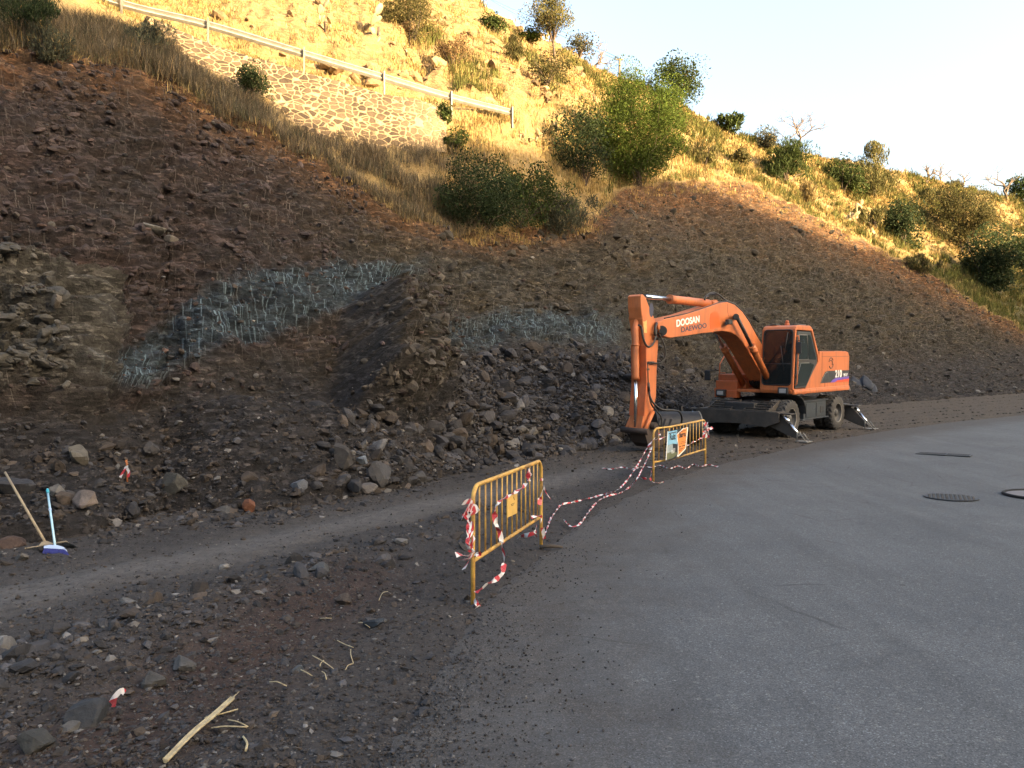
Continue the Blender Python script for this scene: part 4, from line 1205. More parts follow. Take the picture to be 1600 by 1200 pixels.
# windscreen: tilted pane with rounded rubber surround
def ws_pt(y, z): return (1.555 - (z - 1.38) * 0.0727 + 0.004, y, z)
part("windscreen", MAT_GLASS, lambda bm: prism(bm, [(1.548, 1.50), (1.556, 1.50), (1.442, 3.06), (1.434, 3.06)], CY0 + 0.075, CY1 - 0.075), cab)
def f_seal(bm):
    y0, y1, z0, z1, r = CY0 + 0.065, CY1 - 0.065, 1.49, 3.07, 0.10
    pts = []
    for cy, cz, a0 in ((y1 - r, z1 - r, 0), (y0 + r, z1 - r, 90), (y0 + r, z0 + r, 180), (y1 - r, z0 + r, 270)):
        for k in range(6):
            a = math.radians(a0 + 18 * k); pts.append(ws_pt(cy + r * math.cos(a), cz + r * math.sin(a)))
    tube(bm, pts + [pts[0]], 0.020, 8, caps=False)
part("window_seal", MAT_HOSE, f_seal, cab)
part("crossbar", MAT_BLK, lambda bm: tube(bm, [ws_pt(CY0 + 0.07, 2.10), ws_pt(CY1 - 0.07, 2.10)], 0.012, 6), cab)
part("wiper", MAT_BLK, lambda bm: (tube(bm, [(1.48, 1.05, 3.0), (1.52, 0.98, 2.4)], 0.012, 6), tube(bm, [(1.515, 0.86, 2.62), (1.55, 0.98, 1.9)], 0.010, 6)), cab)
door = part("door", MAT_DGREY, lambda bm: prism(bm, [(1.42, 1.40), (1.33, 3.03), (0.46, 3.03), (-0.02, 2.28), (-0.02, 2.10), (0.74, 1.40)], CY1 - 0.045, CY1 + 0.012, 0.01), cab)
part("window", MAT_DGLASS, lambda bm: prism(bm, [(1.27, 2.22), (1.24, 2.93), (0.72, 2.93), (0.62, 2.22)], CY1 + 0.013, CY1 + 0.020), door)
part("window", MAT_DGLASS, lambda bm: prism(bm, [(0.56, 2.22), (0.64, 2.93), (0.48, 2.93), (0.08, 2.28), (0.08, 2.22)], CY1 + 0.013, CY1 + 0.020), door)
part("window", MAT_DGLASS, lambda bm: prism(bm, [(1.34, 1.46), (1.30, 1.98), (1.10, 2.12), (0.45, 2.12), (0.20, 2.06), (0.72, 1.46)], CY1 + 0.013, CY1 + 0.020), door)
def f_wf(bm):
    a = [(1.27, 2.22), (1.24, 2.93), (0.72, 2.93), (0.62, 2.22), (1.27, 2.22)]
    tube(bm, [(x, CY1 + 0.022, z) for x, z in a], 0.014, 6)
    tube(bm, [(1.33, CY1 + 0.022, 1.72), (1.10, CY1 + 0.022, 2.12), (0.55, CY1 + 0.022, 2.12)], 0.010, 6)
part("window_frame", MAT_RIMR, f_wf, door)
part("handle", MAT_BLK, lambda bm: box(bm, (1.30, CY1 + 0.035, 2.08), (0.05, 0.04, 0.14), None, 0.01), door)
part("grab_rail", MAT_OR, lambda bm: tube(bm, catmull([(1.43, CY1 + 0.01, 1.50), (1.44, CY1 + 0.07, 1.58), (1.40, CY1 + 0.07, 2.2), (1.36, CY1 + 0.07, 2.82), (1.34, CY1 + 0.01, 2.9)], 5), 0.017, 8), cab)
for z in (1.7, 2.65): part("hinge", MAT_BLK, lambda bm: tube(bm, [(1.44 - (z - 1.4) * 0.06, CY1 + 0.02, z), (1.44 - (z - 1.4) * 0.06, CY1 + 0.02, z + 0.1)], 0.022, 8), cab)
mir = part("mirror", MAT_BLK, lambda bm: (tube(bm, [(1.40, CY1, 2.75), (1.40, CY1 + 0.22, 2.78), (1.40, CY1 + 0.24, 2.7)], 0.012, 6), box(bm, (1.38, CY1 + 0.06, 2.56), (0.05, 0.20, 0.34), None, 0.03)), cab)
part("seat", MAT_SEAT, lambda bm: (box(bm, (0.45, 0.75, 1.86), (0.55, 0.5, 0.14), None, 0.04), box(bm, (0.18, 0.75, 2.25), (0.14, 0.48, 0.75), None, 0.05), box(bm, (0.15, 0.75, 2.72), (0.1, 0.28, 0.2), None, 0.04), box(bm, (0.45, 0.75, 1.66), (0.4, 0.4, 0.28), None, 0.03)), cab)
part("console", MAT_BLK, lambda bm: (tube(bm, [(1.22, 0.75, 1.5), (1.10, 0.75, 2.12)], 0.045, 8), tube(bm, [(1.08 + 0.07 * math.cos(a), 0.75 + 0.19 * math.sin(a), 2.16 + 0.09 * math.cos(a)) for a in np.linspace(0, 2 * math.pi, 20)], 0.016, 6), box(bm, (0.55, 0.47, 1.95), (0.5, 0.12, 0.2), None, 0.03), box(bm, (0.55, 1.03, 1.95), (0.5, 0.12, 0.2), None, 0.03)), cab)
part("window", MAT_DGLASS, lambda bm: prism(bm, [(1.46, 2.02), (1.36, 3.05), (0.42, 3.05), (0.02, 2.3), (0.02, 2.02)], CY0 + 0.02, CY0 + 0.028), cab)
part("window", MAT_DGLASS, lambda bm: prism(bm, [(0.33, 3.06), (0.345, 3.06), (-0.15, 2.28), (-0.165, 2.28)], CY0 + 0.06, CY1 - 0.06), cab)
part("beacon", MAT_OR2, lambda bm: (tube(bm, [(0.9, 0.75, 3.20), (0.9, 0.75, 3.28)], 0.07, 12), tube(bm, [(0.9, 0.75, 3.28), (0.9, 0.75, 3.34), (0.9, 0.75, 3.37)], [0.055, 0.05, 0.03], 12)), cab)
part("roof_rack", MAT_BLK, lambda bm: (tube(bm, [(1.3, 0.35, 3.235), (0.5, 0.35, 3.235)], 0.015, 6), tube(bm, [(1.3, 1.12, 3.235), (0.5, 1.12, 3.235)], 0.015, 6), box(bm, (1.15, 0.5, 3.235), (0.22, 0.18, 0.05), None, 0.015), box(bm, (0.75, 0.95, 3.235), (0.3, 0.2, 0.05), None, 0.015), tube(bm, [(0.8, 0.55, 3.2), (0.8, 0.55, 3.5)], 0.008, 6)), cab)
def lampbox(y, z, x=1.54):
    hl = part("headlight", MAT_BLK, lambda bm: box(bm, (x, y, z), (0.16, 0.30, 0.20), None, 0.02))
    part("lens", MAT_LAMP, lambda bm: box(bm, (x + 0.082, y, z), (0.012, 0.20, 0.12), None, 0.004), hl)
lampbox(0.98, 1.33); lampbox(-0.98, 1.20, 1.58)

# --- right front: steps, tank, rails
def f_tank(bm):
    box(bm, (0.95, -0.86, 1.42), (1.1, 0.72, 0.30), None, 0.02)
    box(bm, (1.42, -0.86, 1.17), (0.25, 0.74, 0.22), None, 0.02)
    box(bm, (0.9, -0.86, 1.66), (0.95, 0.70, 0.20), None, 0.02)
part("storage_box", MAT_OR2, f_tank)
tank = part("fuel_tank", MAT_OR2, lambda bm: (prism(bm, [(0.55, 1.35), (0.50, 2.30), (0.20, 2.36), (-0.58, 2.40), (-0.58, 1.35)], -1.22, -0.34, 0.02),))
part("sticker", MAT_TEAL, lambda bm: box(bm, (0.545, -0.55, 2.06), (0.012, 0.26, 0.16), None, 0.003), tank)
part("filler_cap", MAT_OR, lambda bm: tube(bm, [(0.3, -0.8, 2.36), (0.3, -0.8, 2.46)], 0.06, 12), tank)
def f_rail(bm):
    tube(bm, catmull([(1.40, -1.15, 1.45), (1.40, -1.15, 2.0), (1.30, -1.15, 2.15), (0.6, -1.15, 2.75), (0.1, -1.15, 2.75), (0.1, -1.15, 2.4)], 4), 0.017, 8)
    tube(bm, catmull([(1.40, -0.62, 1.75), (1.38, -0.62, 2.1), (1.0, -0.62, 2.78), (0.85, -0.62, 2.8), (0.55, -0.62, 2.34)], 4), 0.017, 8)
    tube(bm, [(1.40, -1.15, 1.8), (1.40, -0.95, 1.8)], 0.014, 8)
part("hand_rail", MAT_OR2, f_rail)
part("mirror", MAT_BLK, lambda bm: (tube(bm, [(1.38, -1.15, 1.9), (1.55, -1.45, 1.85)], 0.014, 6), box(bm, (1.55, -1.48, 1.72), (0.05, 0.2, 0.32), None, 0.03)))
def f_swing(bm):
    box(bm, (0.55, 0.0, 1.52), (0.9, 0.50, 0.32), None, 0.03)
    for k in range(9):
        y = -0.22 + 0.055 * k
        tube(bm, catmull([(0.95, y, 1.35), (1.18 + 0.03 * (k % 3), y * 1.2, 1.55), (1.05, y, 1.95 + 0.04 * (k % 4)), (0.70, y * 0.8, 2.05)], 5), 0.022, 6)
part("hose_bundle", MAT_HOSE, f_swing)

# --- boom
BW = 0.27
bp_ = [(1027, 503), (1038, 499), (1074, 491), (1110, 479), (1125, 473.5), (1137, 472), (1148, 476), (1160, 487), (1171, 503), (1184, 527), (1200, 553), (1218, 584), (1210, 600), (1196, 595), (1183, 573), (1170, 551), (1159, 533), (1150, 523.5), (1140, 518.5), (1129, 517), (1095, 521), (1048, 528), (1031, 524)]
boom_poly = [lp(a, b, BW) for a, b in bp_]
boom = part("boom", MAT_OR, lambda bm: prism(bm, boom_poly, -BW, BW, 0.02))
def on(px, py, y=0.0): x, z = lp(px, py, y); return Vector((x, y, z))
def face_text(s, size, mat, p0, p1, bold, sx=1.0, shear=0.0):
    a = on(*p0, BW + 0.002); b = on(*p1, BW + 0.002); U = (b - a).normalized(); W = Vector((0, 1, 0)).cross(U)
    if W.z < 0: W = -W
    n_ = U.cross(W)
    return text_mesh(s, size, mat, boom, a, U, W, bold=bold, sx=sx, shear=shear)
face_text("DOOSAN", 0.235, MAT_WHITE, (1056.5, 510.5), (1086, 504.5), 0.007, 1.10, 0.12)
face_text("DAEWOO", 0.175, MAT_NAVY, (1064, 519.3), (1097, 513), 0.004, 1.55)
patch_px = [(1110, 514.0), (1109, 500), (1110.5, 490), (1115, 486.2), (1121, 487), (1123.5, 491), (1124, 500), (1125, 512.0)]
part("paint_patch", MAT_PATCH, lambda bm: prism(bm, [lp(a, b, BW) for a, b in patch_px], BW, BW + 0.004), boom)
part("edge_pipes", MAT_BLK, lambda bm: [tube(bm, [on(a, b - 1.6, y) for a, b in bp_[1:10]], 0.016, 6) for y in (0.06, 0.13, 0.20)] and None, boom)
part("weld_plate", MAT_DGREY, lambda bm: tube(bm, [on(1137, 474, BW), on(1137, 486, BW + 0.001), on(1138, 494, BW)], 0.006, 6), boom)
# work light and boom pin on the boom side
part("work_light", MAT_BLK, lambda bm: (tube(bm, [on(1135, 505, BW), on(1135, 505, BW + 0.14)], 0.05, 10), box(bm, on(1139, 503, BW + 0.14), (0.20, 0.12, 0.14), None, 0.03)), boom)
part("pin", MAT_BLK, lambda bm: (tube(bm, [on(1150, 495, -0.5), on(1150, 495, 0.56)], 0.065, 14), tube(bm, [on(1150, 495, 0.40), on(1150, 495, 0.54)], 0.085, 14)), boom)
part("tip_pin", MAT_BLK, lambda bm: (tube(bm, [on(1034, 517, -0.36), on(1034, 517, 0.36)], 0.06, 12), tube(bm, [on(1034, 517, 0.27), on(1034, 517, 0.30)], 0.13, 14)), boom)
for s in (1, -1):
    yb = s * 0.44
    top = on(1151, 494, yb) if s > 0 else Vector((*[on(1150, 495, 0.44).x], yb, on(1150, 495, 0.44).z))
    bx, bz = 1.18, 1.42
    A = Vector((bx, yb, bz)); B = Vector((top.x, yb, top.z)); mid = A + (B - A) * 0.60
    cyl = part("boom_cylinder", MAT_OR, lambda bm: (tube(bm, [A, mid - (B - A).normalized() * 0.12, mid], [0.095, 0.095, 0.105], 16), tube(bm, [mid - (B - A).normalized() * 0.25, mid - (B - A).normalized() * 0.12], 0.108, 16), tube(bm, [A + Vector((0, -0.1, 0)), A + Vector((0, 0.1, 0))], 0.11, 12)))
    part("rod", MAT_DGREY if s > 0 else MAT_CHR, lambda bm: tube(bm, [mid, B], 0.052, 14), cyl)
# arm cylinder on top of the boom
A = on(1113, 474.5); Bm = on(1046, 467.5); Bt = on(1007.5, 463.5)
acy = part("arm_cylinder", MAT_OR, lambda bm: (tube(bm, [A + (Bm - A) * 0.10, A + (Bm - A) * 0.9, Bm], [0.105, 0.105, 0.12], 16), tube(bm, [A + Vector((0, -0.12, 0)), A + Vector((0, 0.12, 0))], 0.10, 12), box(bm, A + Vector((-0.05, 0, -0.08)), (0.45, 0.30, 0.28), None, 0.05), tube(bm, [A + (Bm - A) * 0.03, A + (Bm - A) * 0.11], 0.06, 10)))
part("rod", MAT_CHR, lambda bm: tube(bm, [Bm, Bt], 0.055, 14), acy)
for q, y in enumerate((0.06, -0.06, 0.14)): part("hose", MAT_HOSE, lambda bm: tube(bm, catmull([on(1101, 468, y), on(1104, 462, y), on(1114, 460 - 1.5 * q, y), on(1124, 461, y), on(1131, 467, y), on(1140, 472, y)], 6), 0.024, 8), acy)
part("pipe", MAT_CHR, lambda bm: tube(bm, [on(1101, 470, 0.1), on(1101, 465, 0.1), on(1106, 463, 0.1)], 0.02, 8), acy)
# --- arm
AW = 0.19
ap_ = [(1004, 459.5), (1009, 465), (1013, 476), (1020, 491), (1027.5, 509), (1029, 527), (1027, 560), (1025, 620), (1021.5, 640), (1014, 656), (1007, 671), (1001.5, 672), (1004, 655), (1009, 600), (1008, 537), (1004, 503), (1001.5, 480), (1001, 462)]
arm_poly = [lp(a, b, AW) for a, b in ap_]
arm = part("arm", MAT_OR, lambda bm: prism(bm, arm_poly, -AW, AW, 0.016))
part("front_plate", MAT_OR2, lambda bm: prism(bm, [(lp(a, b, AW)[0] + dx, lp(a, b, AW)[1]) for dx, (a, b) in zip((0.015, 0.015, 0.015, 0, 0, 0), ((1008, 540), (1009, 600), (1005, 650), (1006, 650), (1010, 600), (1009, 540)))], -AW - 0.03, AW + 0.03, 0.004), arm)
part("emblem", MAT_NAVY, lambda bm: prism(bm, [(on(1007.5, 485, 0).x + 0.09 * math.cos(a), on(1007.5, 485, 0).z + 0.17 * math.sin(a)) for a in np.linspace(0, 6.28, 16, endpoint=False)], AW, AW + 0.003), arm)
part("warning_sticker", MAT_YELS, lambda bm: prism(bm, [lp(a, b, AW) for a, b in ((1005, 500.5), (1010.5, 500.5), (1010.5, 520), (1006.5, 520))], AW, AW + 0.003), arm)
part("side_pipe", MAT_STEELD, lambda bm: (tube(bm, [on(1012, 566, AW + .03), on(1013, 600, AW + .03)], 0.015, 6), tube(bm, [on(1013, 598, AW + .03), on(1014.5, 612, AW + .03)], 0.032, 8), box(bm, on(1012, 577, AW + .02), (0.10, 0.05, 0.05), None, 0.01), box(bm, on(1017, 566.5, AW + .03), (0.22, 0.06, 0.06), None, 0.01)), arm)
y = AW + 0.05
part("hose", MAT_HOSE, lambda bm: tube(bm, catmull([on(998, 508, y), on(1002, 512, y), on(1005.5, 530, y + .05), on(1011, 541, y + .08), on(1018, 540, y + .08), on(1023, 531, y + .05), on(1026, 515, y)], 6), 0.027, 8), arm)
part("hose", MAT_HOSE, lambda bm: tube(bm, catmull([on(1028, 520, y), on(1034, 530, y + .05), on(1039, 543, y + .1), on(1039, 558, y + .1), on(1033, 567, y + .08), on(1024, 567.5, y), on(1016, 566, y)], 6), 0.022, 8), arm)
part("hose", MAT_HOSE, lambda bm: tube(bm, catmull([on(1014.5, 612, y), on(1016, 620, y + .03), on(1022, 631, y + .1), on(1035, 640, y + .2), on(1052, 641, y + .3), on(1062, 644, y + .3), on(1065.5, 655, y + .25), on(1063, 668, y + .2)], 6), 0.024, 8), arm)
part("hose", MAT_HOSE, lambda bm: tube(bm, catmull([on(1014, 614, y), on(1018, 632, y + .05), on(1027, 643, y + .1), on(1033, 652, y + .15), on(1034, 668, y + .15)], 6), 0.020, 8), arm)
part("hose", MAT_HOSE, lambda bm: tube(bm, catmull([on(1026, 505, y), on(1024, 511, y + .03), on(1023.5, 522, y + .03), on(1027, 530, y)], 5), 0.035, 8), arm)

# bucket cylinder in front of the arm, linkage and narrow bucket
P0 = on(996.5, 497); P1 = on(992.5, 514); P2 = on(993.5, 593); P3_ = on(993.5, 667)
bcy = part("bucket_cylinder", MAT_OR, lambda bm: (tube(bm, [P0, P1, P2 - (P2 - P1) * 0.06, P2], [0.07, 0.085, 0.085, 0.10], 16), tube(bm, [P1 + (P2 - P1) * 0.30, P1 + (P2 - P1) * 0.33], 0.098, 16), tube(bm, [P0 + Vector((0, -0.2, 0)), P0 + Vector((0, 0.2, 0))], 0.09, 14), box(bm, P0 + Vector((-0.14, 0, 0.0)), (0.30, 0.30, 0.22), None, 0.03)))
part("rod", MAT_CHR, lambda bm: tube(bm, [P2, P3_], 0.048, 14), bcy)
lk = P3_ + Vector((0.03, 0, -0.09)); at_ = on(1006, 664)
def f_link(bm):
    for y in (-0.27, 0.27):
        tube(bm, [Vector((at_.x, y, at_.z + 0.35)), Vector((lk.x, y, lk.z))], 0.05, 10)
    tube(bm, [lk + Vector((0, -0.36, 0)), lk + Vector((0, 0.36, 0))], 0.065, 12)
part("linkage", MAT_OR, f_link)
part("link_pin", MAT_RUST, lambda bm: (tube(bm, [lk + Vector((0, -0.40, 0)), lk + Vector((0, 0.40, 0))], 0.075, 12), tube(bm, [at_ + Vector((0, -0.36, 0)), at_ + Vector((0, 0.36, 0))], 0.085, 12)))
x0, z0 = at_.x, at_.z
bpoly = [(x0 + 0.30, z0 - 0.02), (x0 + 0.26, z0 - 0.22), (x0 + 0.16, z0 - 0.42), (x0 - 0.02, z0 - 0.54), (x0 - 0.28, z0 - 0.56), (x0 - 0.60, z0 - 0.48), (x0 - 0.80, z0 - 0.30), (x0 - 0.86, z0 - 0.10)]
inner = [(p[0] * 0.0 + p[0] + (-0.03 if p[0] > x0 - 0.1 else 0.0), p[1] + 0.03) for p in bpoly]
def f_bk(bm):
    prism(bm, bpoly + inner[::-1], -0.22, 0.22, 0.004)
    side = bpoly + [(x0 - 0.40, z0 - 0.16), (x0 - 0.05, z0 - 0.10), (x0 + 0.1, z0 + 0.08)]
    for y in (-0.23, 0.21): prism(bm, side, y, y + 0.02, 0.003)
    for y in (-0.15, 0.11): prism(bm, [(x0 + 0.33, z0 + 0.06), (x0 + 0.20, z0 + 0.10), (x0 - 0.14, z0 + 0.05), (x0 - 0.10, z0 - 0.12), (x0 + 0.1, z0 - 0.3), (x0 + 0.28, z0 - 0.2)], y, y + 0.035, 0.004)
bk = part("bucket", MAT_RUST, f_bk)
def f_tooth(y):
    return lambda bm: prism(bm, [(x0 - 0.80, z0 - 0.30), (x0 - 0.76, z0 - 0.24), (x0 - 0.93, z0 + 0.10)], y - 0.035, y + 0.035, 0.004)
for y in (-0.17, 0.0, 0.17): part("tooth", MAT_STEELD, f_tooth(y), bk)

# --- wide black bucket lying on the dirt between the arm and the stabiliser
wb_o = empty("digging_bucket")
bl = at(1056, 690, 20.3); bl[2] = float(gz(20.3)) + 0.0
wb_o.location = bl; wb_o.rotation_euler = (0, 0, math.radians(5))
tag(wb_o, "wide black digging bucket with rounded back lying on dirt beside the excavator arm", "bucket")
def wprof(): return [(0.42 * math.cos(a), 0.46 + 0.43 * math.sin(a)) for a in np.linspace(math.radians(-150), math.radians(80), 20)] + [(-0.35, 0.86)]
wpz = wprof(); wpin = [(p[0] * 0.93, 0.46 + (p[1] - 0.46) * 0.93) for p in wpz]
bmw = bmesh.new(); prism(bmw, [(-p[0], p[1]) for p in wpz] + [(-p[0], p[1]) for p in wpin[::-1]], -0.58, 0.58, 0.003, 'x')
bm_link("shell", bmw, MAT_BUCKET, wb_o, False)
for sx_ in (-0.60, 0.58):
    bmw = bmesh.new(); prism(bmw, [(-p[0] * 1.03, 0.46 + (p[1] - 0.46) * 1.03) for p in wpz] + [(0.36, 0.30)], sx_, sx_ + 0.022, 0.003, 'x')
    bm_link("side_plate", bmw, MAT_RIMR if sx_ > 0 else MAT_BUCKET, wb_o)
for xx in (-0.2, 0.2):
    bmw = bmesh.new(); prism(bmw, [(0.1, 0.86), (0.35, 0.86), (0.28, 1.02), (0.12, 1.02)], xx - 0.02, xx + 0.02, 0.003, 'x')
    bm_link("hanger", bmw, MAT_BUCKET, wb_o)
# ------------------------------------------------------------------ vegetation
def foliage_mat(name):
    t = NT(name)
    c_ = t.attr("col")
    c_ = t.mix(1.0, c_, t.ramp(t.noise(t.coord("Object"), 1.3, 3), [(0.3, 0.78), (0.7, 1.18)]), 'MULTIPLY')
    t.out(c_, 0.75, None, spec=0.15)
    # thin leaves let some light through
    tr = t.new("ShaderNodeBsdfTranslucent"); t.l.new(c_, tr.inputs[0])
    mx = t.new("ShaderNodeMixShader"); mx.inputs[0].default_value = 0.30
    t.l.new(t.b.outputs[0], mx.inputs[1]); t.l.new(tr.outputs[0], mx.inputs[2])
    t.l.new(mx.outputs[0], t.n["Material Output"].inputs[0])
    return t.m
MAT_LEAF = foliage_mat("leaves")
MAT_GRASS = foliage_mat("dry_grass_blades")
MAT_BARK = simple_mat("grey_brown_bark", (0.085, 0.062, 0.045), 0.9, 0.0, 0.35, 12.0, bump=0.1)
MAT_TWIG = simple_mat("pale_dry_twigs", (0.17, 0.125, 0.085), 0.9, 0.0, 0.3, 12.0)

def leaves_mesh(C, dirs, ln, wd, col, r):
    """one pointed four-cornered leaf per centre"""
    n = len(C)
    d = dirs / np.maximum(np.linalg.norm(dirs, axis=1), 1e-6)[:, None]
    q = r.normal(size=(n, 3)); s = np.cross(d, q); s /= np.maximum(np.linalg.norm(s, axis=1), 1e-6)[:, None]
    L = (ln * np.clip(r.lognormal(-0.05, 0.38, n), 0.45, 2.2))[:, None]; Wd = (wd * r.uniform(0.7, 1.3, n))[:, None]
    nn_ = np.cross(s, d) * L * 0.12
    V = np.stack([C - d * L * 0.5, C + s * Wd * 0.5 + nn_, C + d * L * 0.5, C - s * Wd * 0.5 + nn_], 1).reshape(-1, 3)
    F = (np.arange(n)[:, None] * 4 + np.arange(4)[None])
    return V, F, np.repeat(col, 4, 0)

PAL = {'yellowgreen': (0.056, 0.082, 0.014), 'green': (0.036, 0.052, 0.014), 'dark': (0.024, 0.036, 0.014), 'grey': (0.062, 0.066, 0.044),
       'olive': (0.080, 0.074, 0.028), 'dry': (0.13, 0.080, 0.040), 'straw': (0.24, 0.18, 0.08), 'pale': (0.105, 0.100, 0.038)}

LOB = {}
def shrub(name, label, cat, px, py, w, h, pal, group=None, style='bush', n=None, seed=0, lobes=None, stems=8, trunk=0.0, depth=0.8):
    r = np.random.default_rng(1000 + seed)
    P, nrm = surf(px, py); m = P[1] / FPX
    W, Hh = w * m, h * m
    if n is None: n = int(np.clip(w * h * 1.1, 1400, 20000))
    ncl = lobes or int(np.clip(w * h / 260, 16, 110))
    # clump centres: uneven ellipsoid, some sticking out
    u = r.normal(size=(ncl, 3)); u /= np.linalg.norm(u, axis=1)[:, None]
    rad = r.uniform(0.25, 1.0, ncl) ** 0.5 * (1 + (0.10 if (w > 150 and group is None) else 0.26) * np.clip(r.normal(size=ncl), -1.5, 1.6))
    ctr = np.array([0, 0, trunk * Hh + (1 - trunk) * Hh * 0.50])
    E = np.array([W * 0.42, W * 0.42 * depth, (1 - trunk) * Hh * 0.44])
    cc = ctr + u * rad[:, None] * E
    cc[:, 2] = np.maximum(cc[:, 2], 0.06 * Hh)
    sg = min(W, Hh) * (0.19 if style == 'bush' else 0.15) * (30 / ncl) ** 0.28
    per = r.multinomial(n, r.dirichlet(np.ones(ncl) * 3))
    ci = np.repeat(np.arange(ncl), per)
    q_ = r.normal(size=(n, 3)); q_ *= np.minimum(1, 1.55 / np.linalg.norm(q_, axis=1))[:, None]
    C = cc[ci] + q_ * sg * r.uniform(0.5, 1.25, ncl)[ci][:, None]
    C[:, 2] = np.maximum(C[:, 2], -0.05 * Hh)
    outd = C - np.array([0, 0, Hh * 0.1])
    dirs = r.normal(size=(n, 3)) + (0.8 * outd / np.linalg.norm(outd, axis=1)[:, None] if style != 'bush' else 0)
    if style == 'feather': dirs[:, 2] += 1.4
    px_m = m * 1.5625
    ln = {'bush': 2.3, 'feather': 4.6, 'fine': 2.0, 'palm': 6.0}[style] * px_m * 1.05
    wd = {'bush': 1.5, 'feather': 0.8, 'fine': 1.0, 'palm': 1.6}[style] * px_m
    base = np.array(PAL[pal])
    tint = r.lognormal(0, 0.22, ncl)[ci][:, None] * r.lognormal(0, 0.20, n)[:, None]
    col = base * tint
    dry = r.random(n) < (0.10 if pal in ('olive', 'grey', 'dry', 'pale') else 0.02)
    col[dry] = np.array(PAL['straw']) * 0.8 * r.lognormal(0, 0.2, dry.sum())[:, None]
    V, F, cl = leaves_mesh(C, dirs, ln, wd, col, r)
    root = empty(name, P)
    tag(root, label, cat, group)
    link("crown" if trunk > 0 else "foliage", np_mesh("foliage", V, F, col=cl), MAT_LEAF, root)
    bm = bmesh.new()
    rr = max(0.012, 0.9 * m)
    if trunk > 0:
        tr = Vector((0, 0, trunk * Hh))
        tube(bm, [Vector((0, 0, -0.3)), Vector((0.03 * W, 0, trunk * Hh * 0.5)), tr], [rr * 2.6, rr * 2.2, rr * 1.7], 8)
    order = r.permutation(ncl)[:stems]
    for k in order:
        e = Vector(cc[k]); s0 = Vector((0, 0, trunk * Hh)) if trunk > 0 else Vector(((r.random() - .5) * W * 0.12, (r.random() - .5) * W * 0.12, -0.15))
        mid = s0 + (e - s0) * 0.5 + Vector((0, 0, 0.10 * Hh)) + Vector(r.normal(size=3) * 0.03 * W)
        tube(bm, [s0, mid, e], [rr * (1.2 if trunk > 0 else 1.0), rr * 0.8, rr * 0.35], 5, caps=False)
    bm_link("trunk" if trunk > 0 else "stem", bm, MAT_BARK, root)
    return root

def bare_tree(label, px, py, w, h, seed, lean=0.0, name="bare_tree", group=None, levels=4, cat="tree"):
    r = np.random.default_rng(3000 + seed)
    P, _ = surf(px, py); m = P[1] / FPX; Hh = h * m; W = w * m
    root = empty(name, P); tag(root, label, cat, group)
    bt, bb = bmesh.new(), bmesh.new()
    rr = max(0.020, 1.6 * m)
    def grow(p, d, L, rad, lev, bm):
        pts = [p]; dd = d.copy()
        for k in range(4):
            dd = (dd + Vector(r.normal(size=3) * 0.20) + Vector((0, 0, 0.05))).normalized()
            pts.append(pts[-1] + dd * L / 4)
        tube(bm, pts, [max(rad * (1 - 0.13 * k), 0.010) for k in range(5)], 5 if lev else 7, caps=False)
        if lev >= levels: return
        for k in range(r.integers(2, 5) if lev else 4):
            st = pts[r.integers(2, 5)]
            side = Vector(r.normal(size=3)); side.z *= 0.5; side.x *= 1.2; side.normalize()
            nd = (dd * 0.75 + side * 0.85 + Vector((0, 0, 0.12))).normalized()
            grow(st, nd, L * r.uniform(0.55, 0.8), rad * 0.55, lev + 1, bb)
    grow(Vector((0, 0, -0.2)), Vector((lean, 0, 1)).normalized(), Hh * 0.42, rr, 0, bt)
    # fit the crown to its size
    zs = max(v.co.z for v in bb.verts); xs = max(abs(v.co.x) for v in bb.verts)
    for b in (bt, bb):
        for v in b.verts:
            v.co.z *= Hh / zs; v.co.x *= min(1.6, W * 0.5 / xs * 1.1); v.co.y *= min(1.6, W * 0.5 / xs)
    bm_link("trunk", bt, MAT_BARK, root); bm_link("branches", bb, MAT_TWIG, root)
    return root

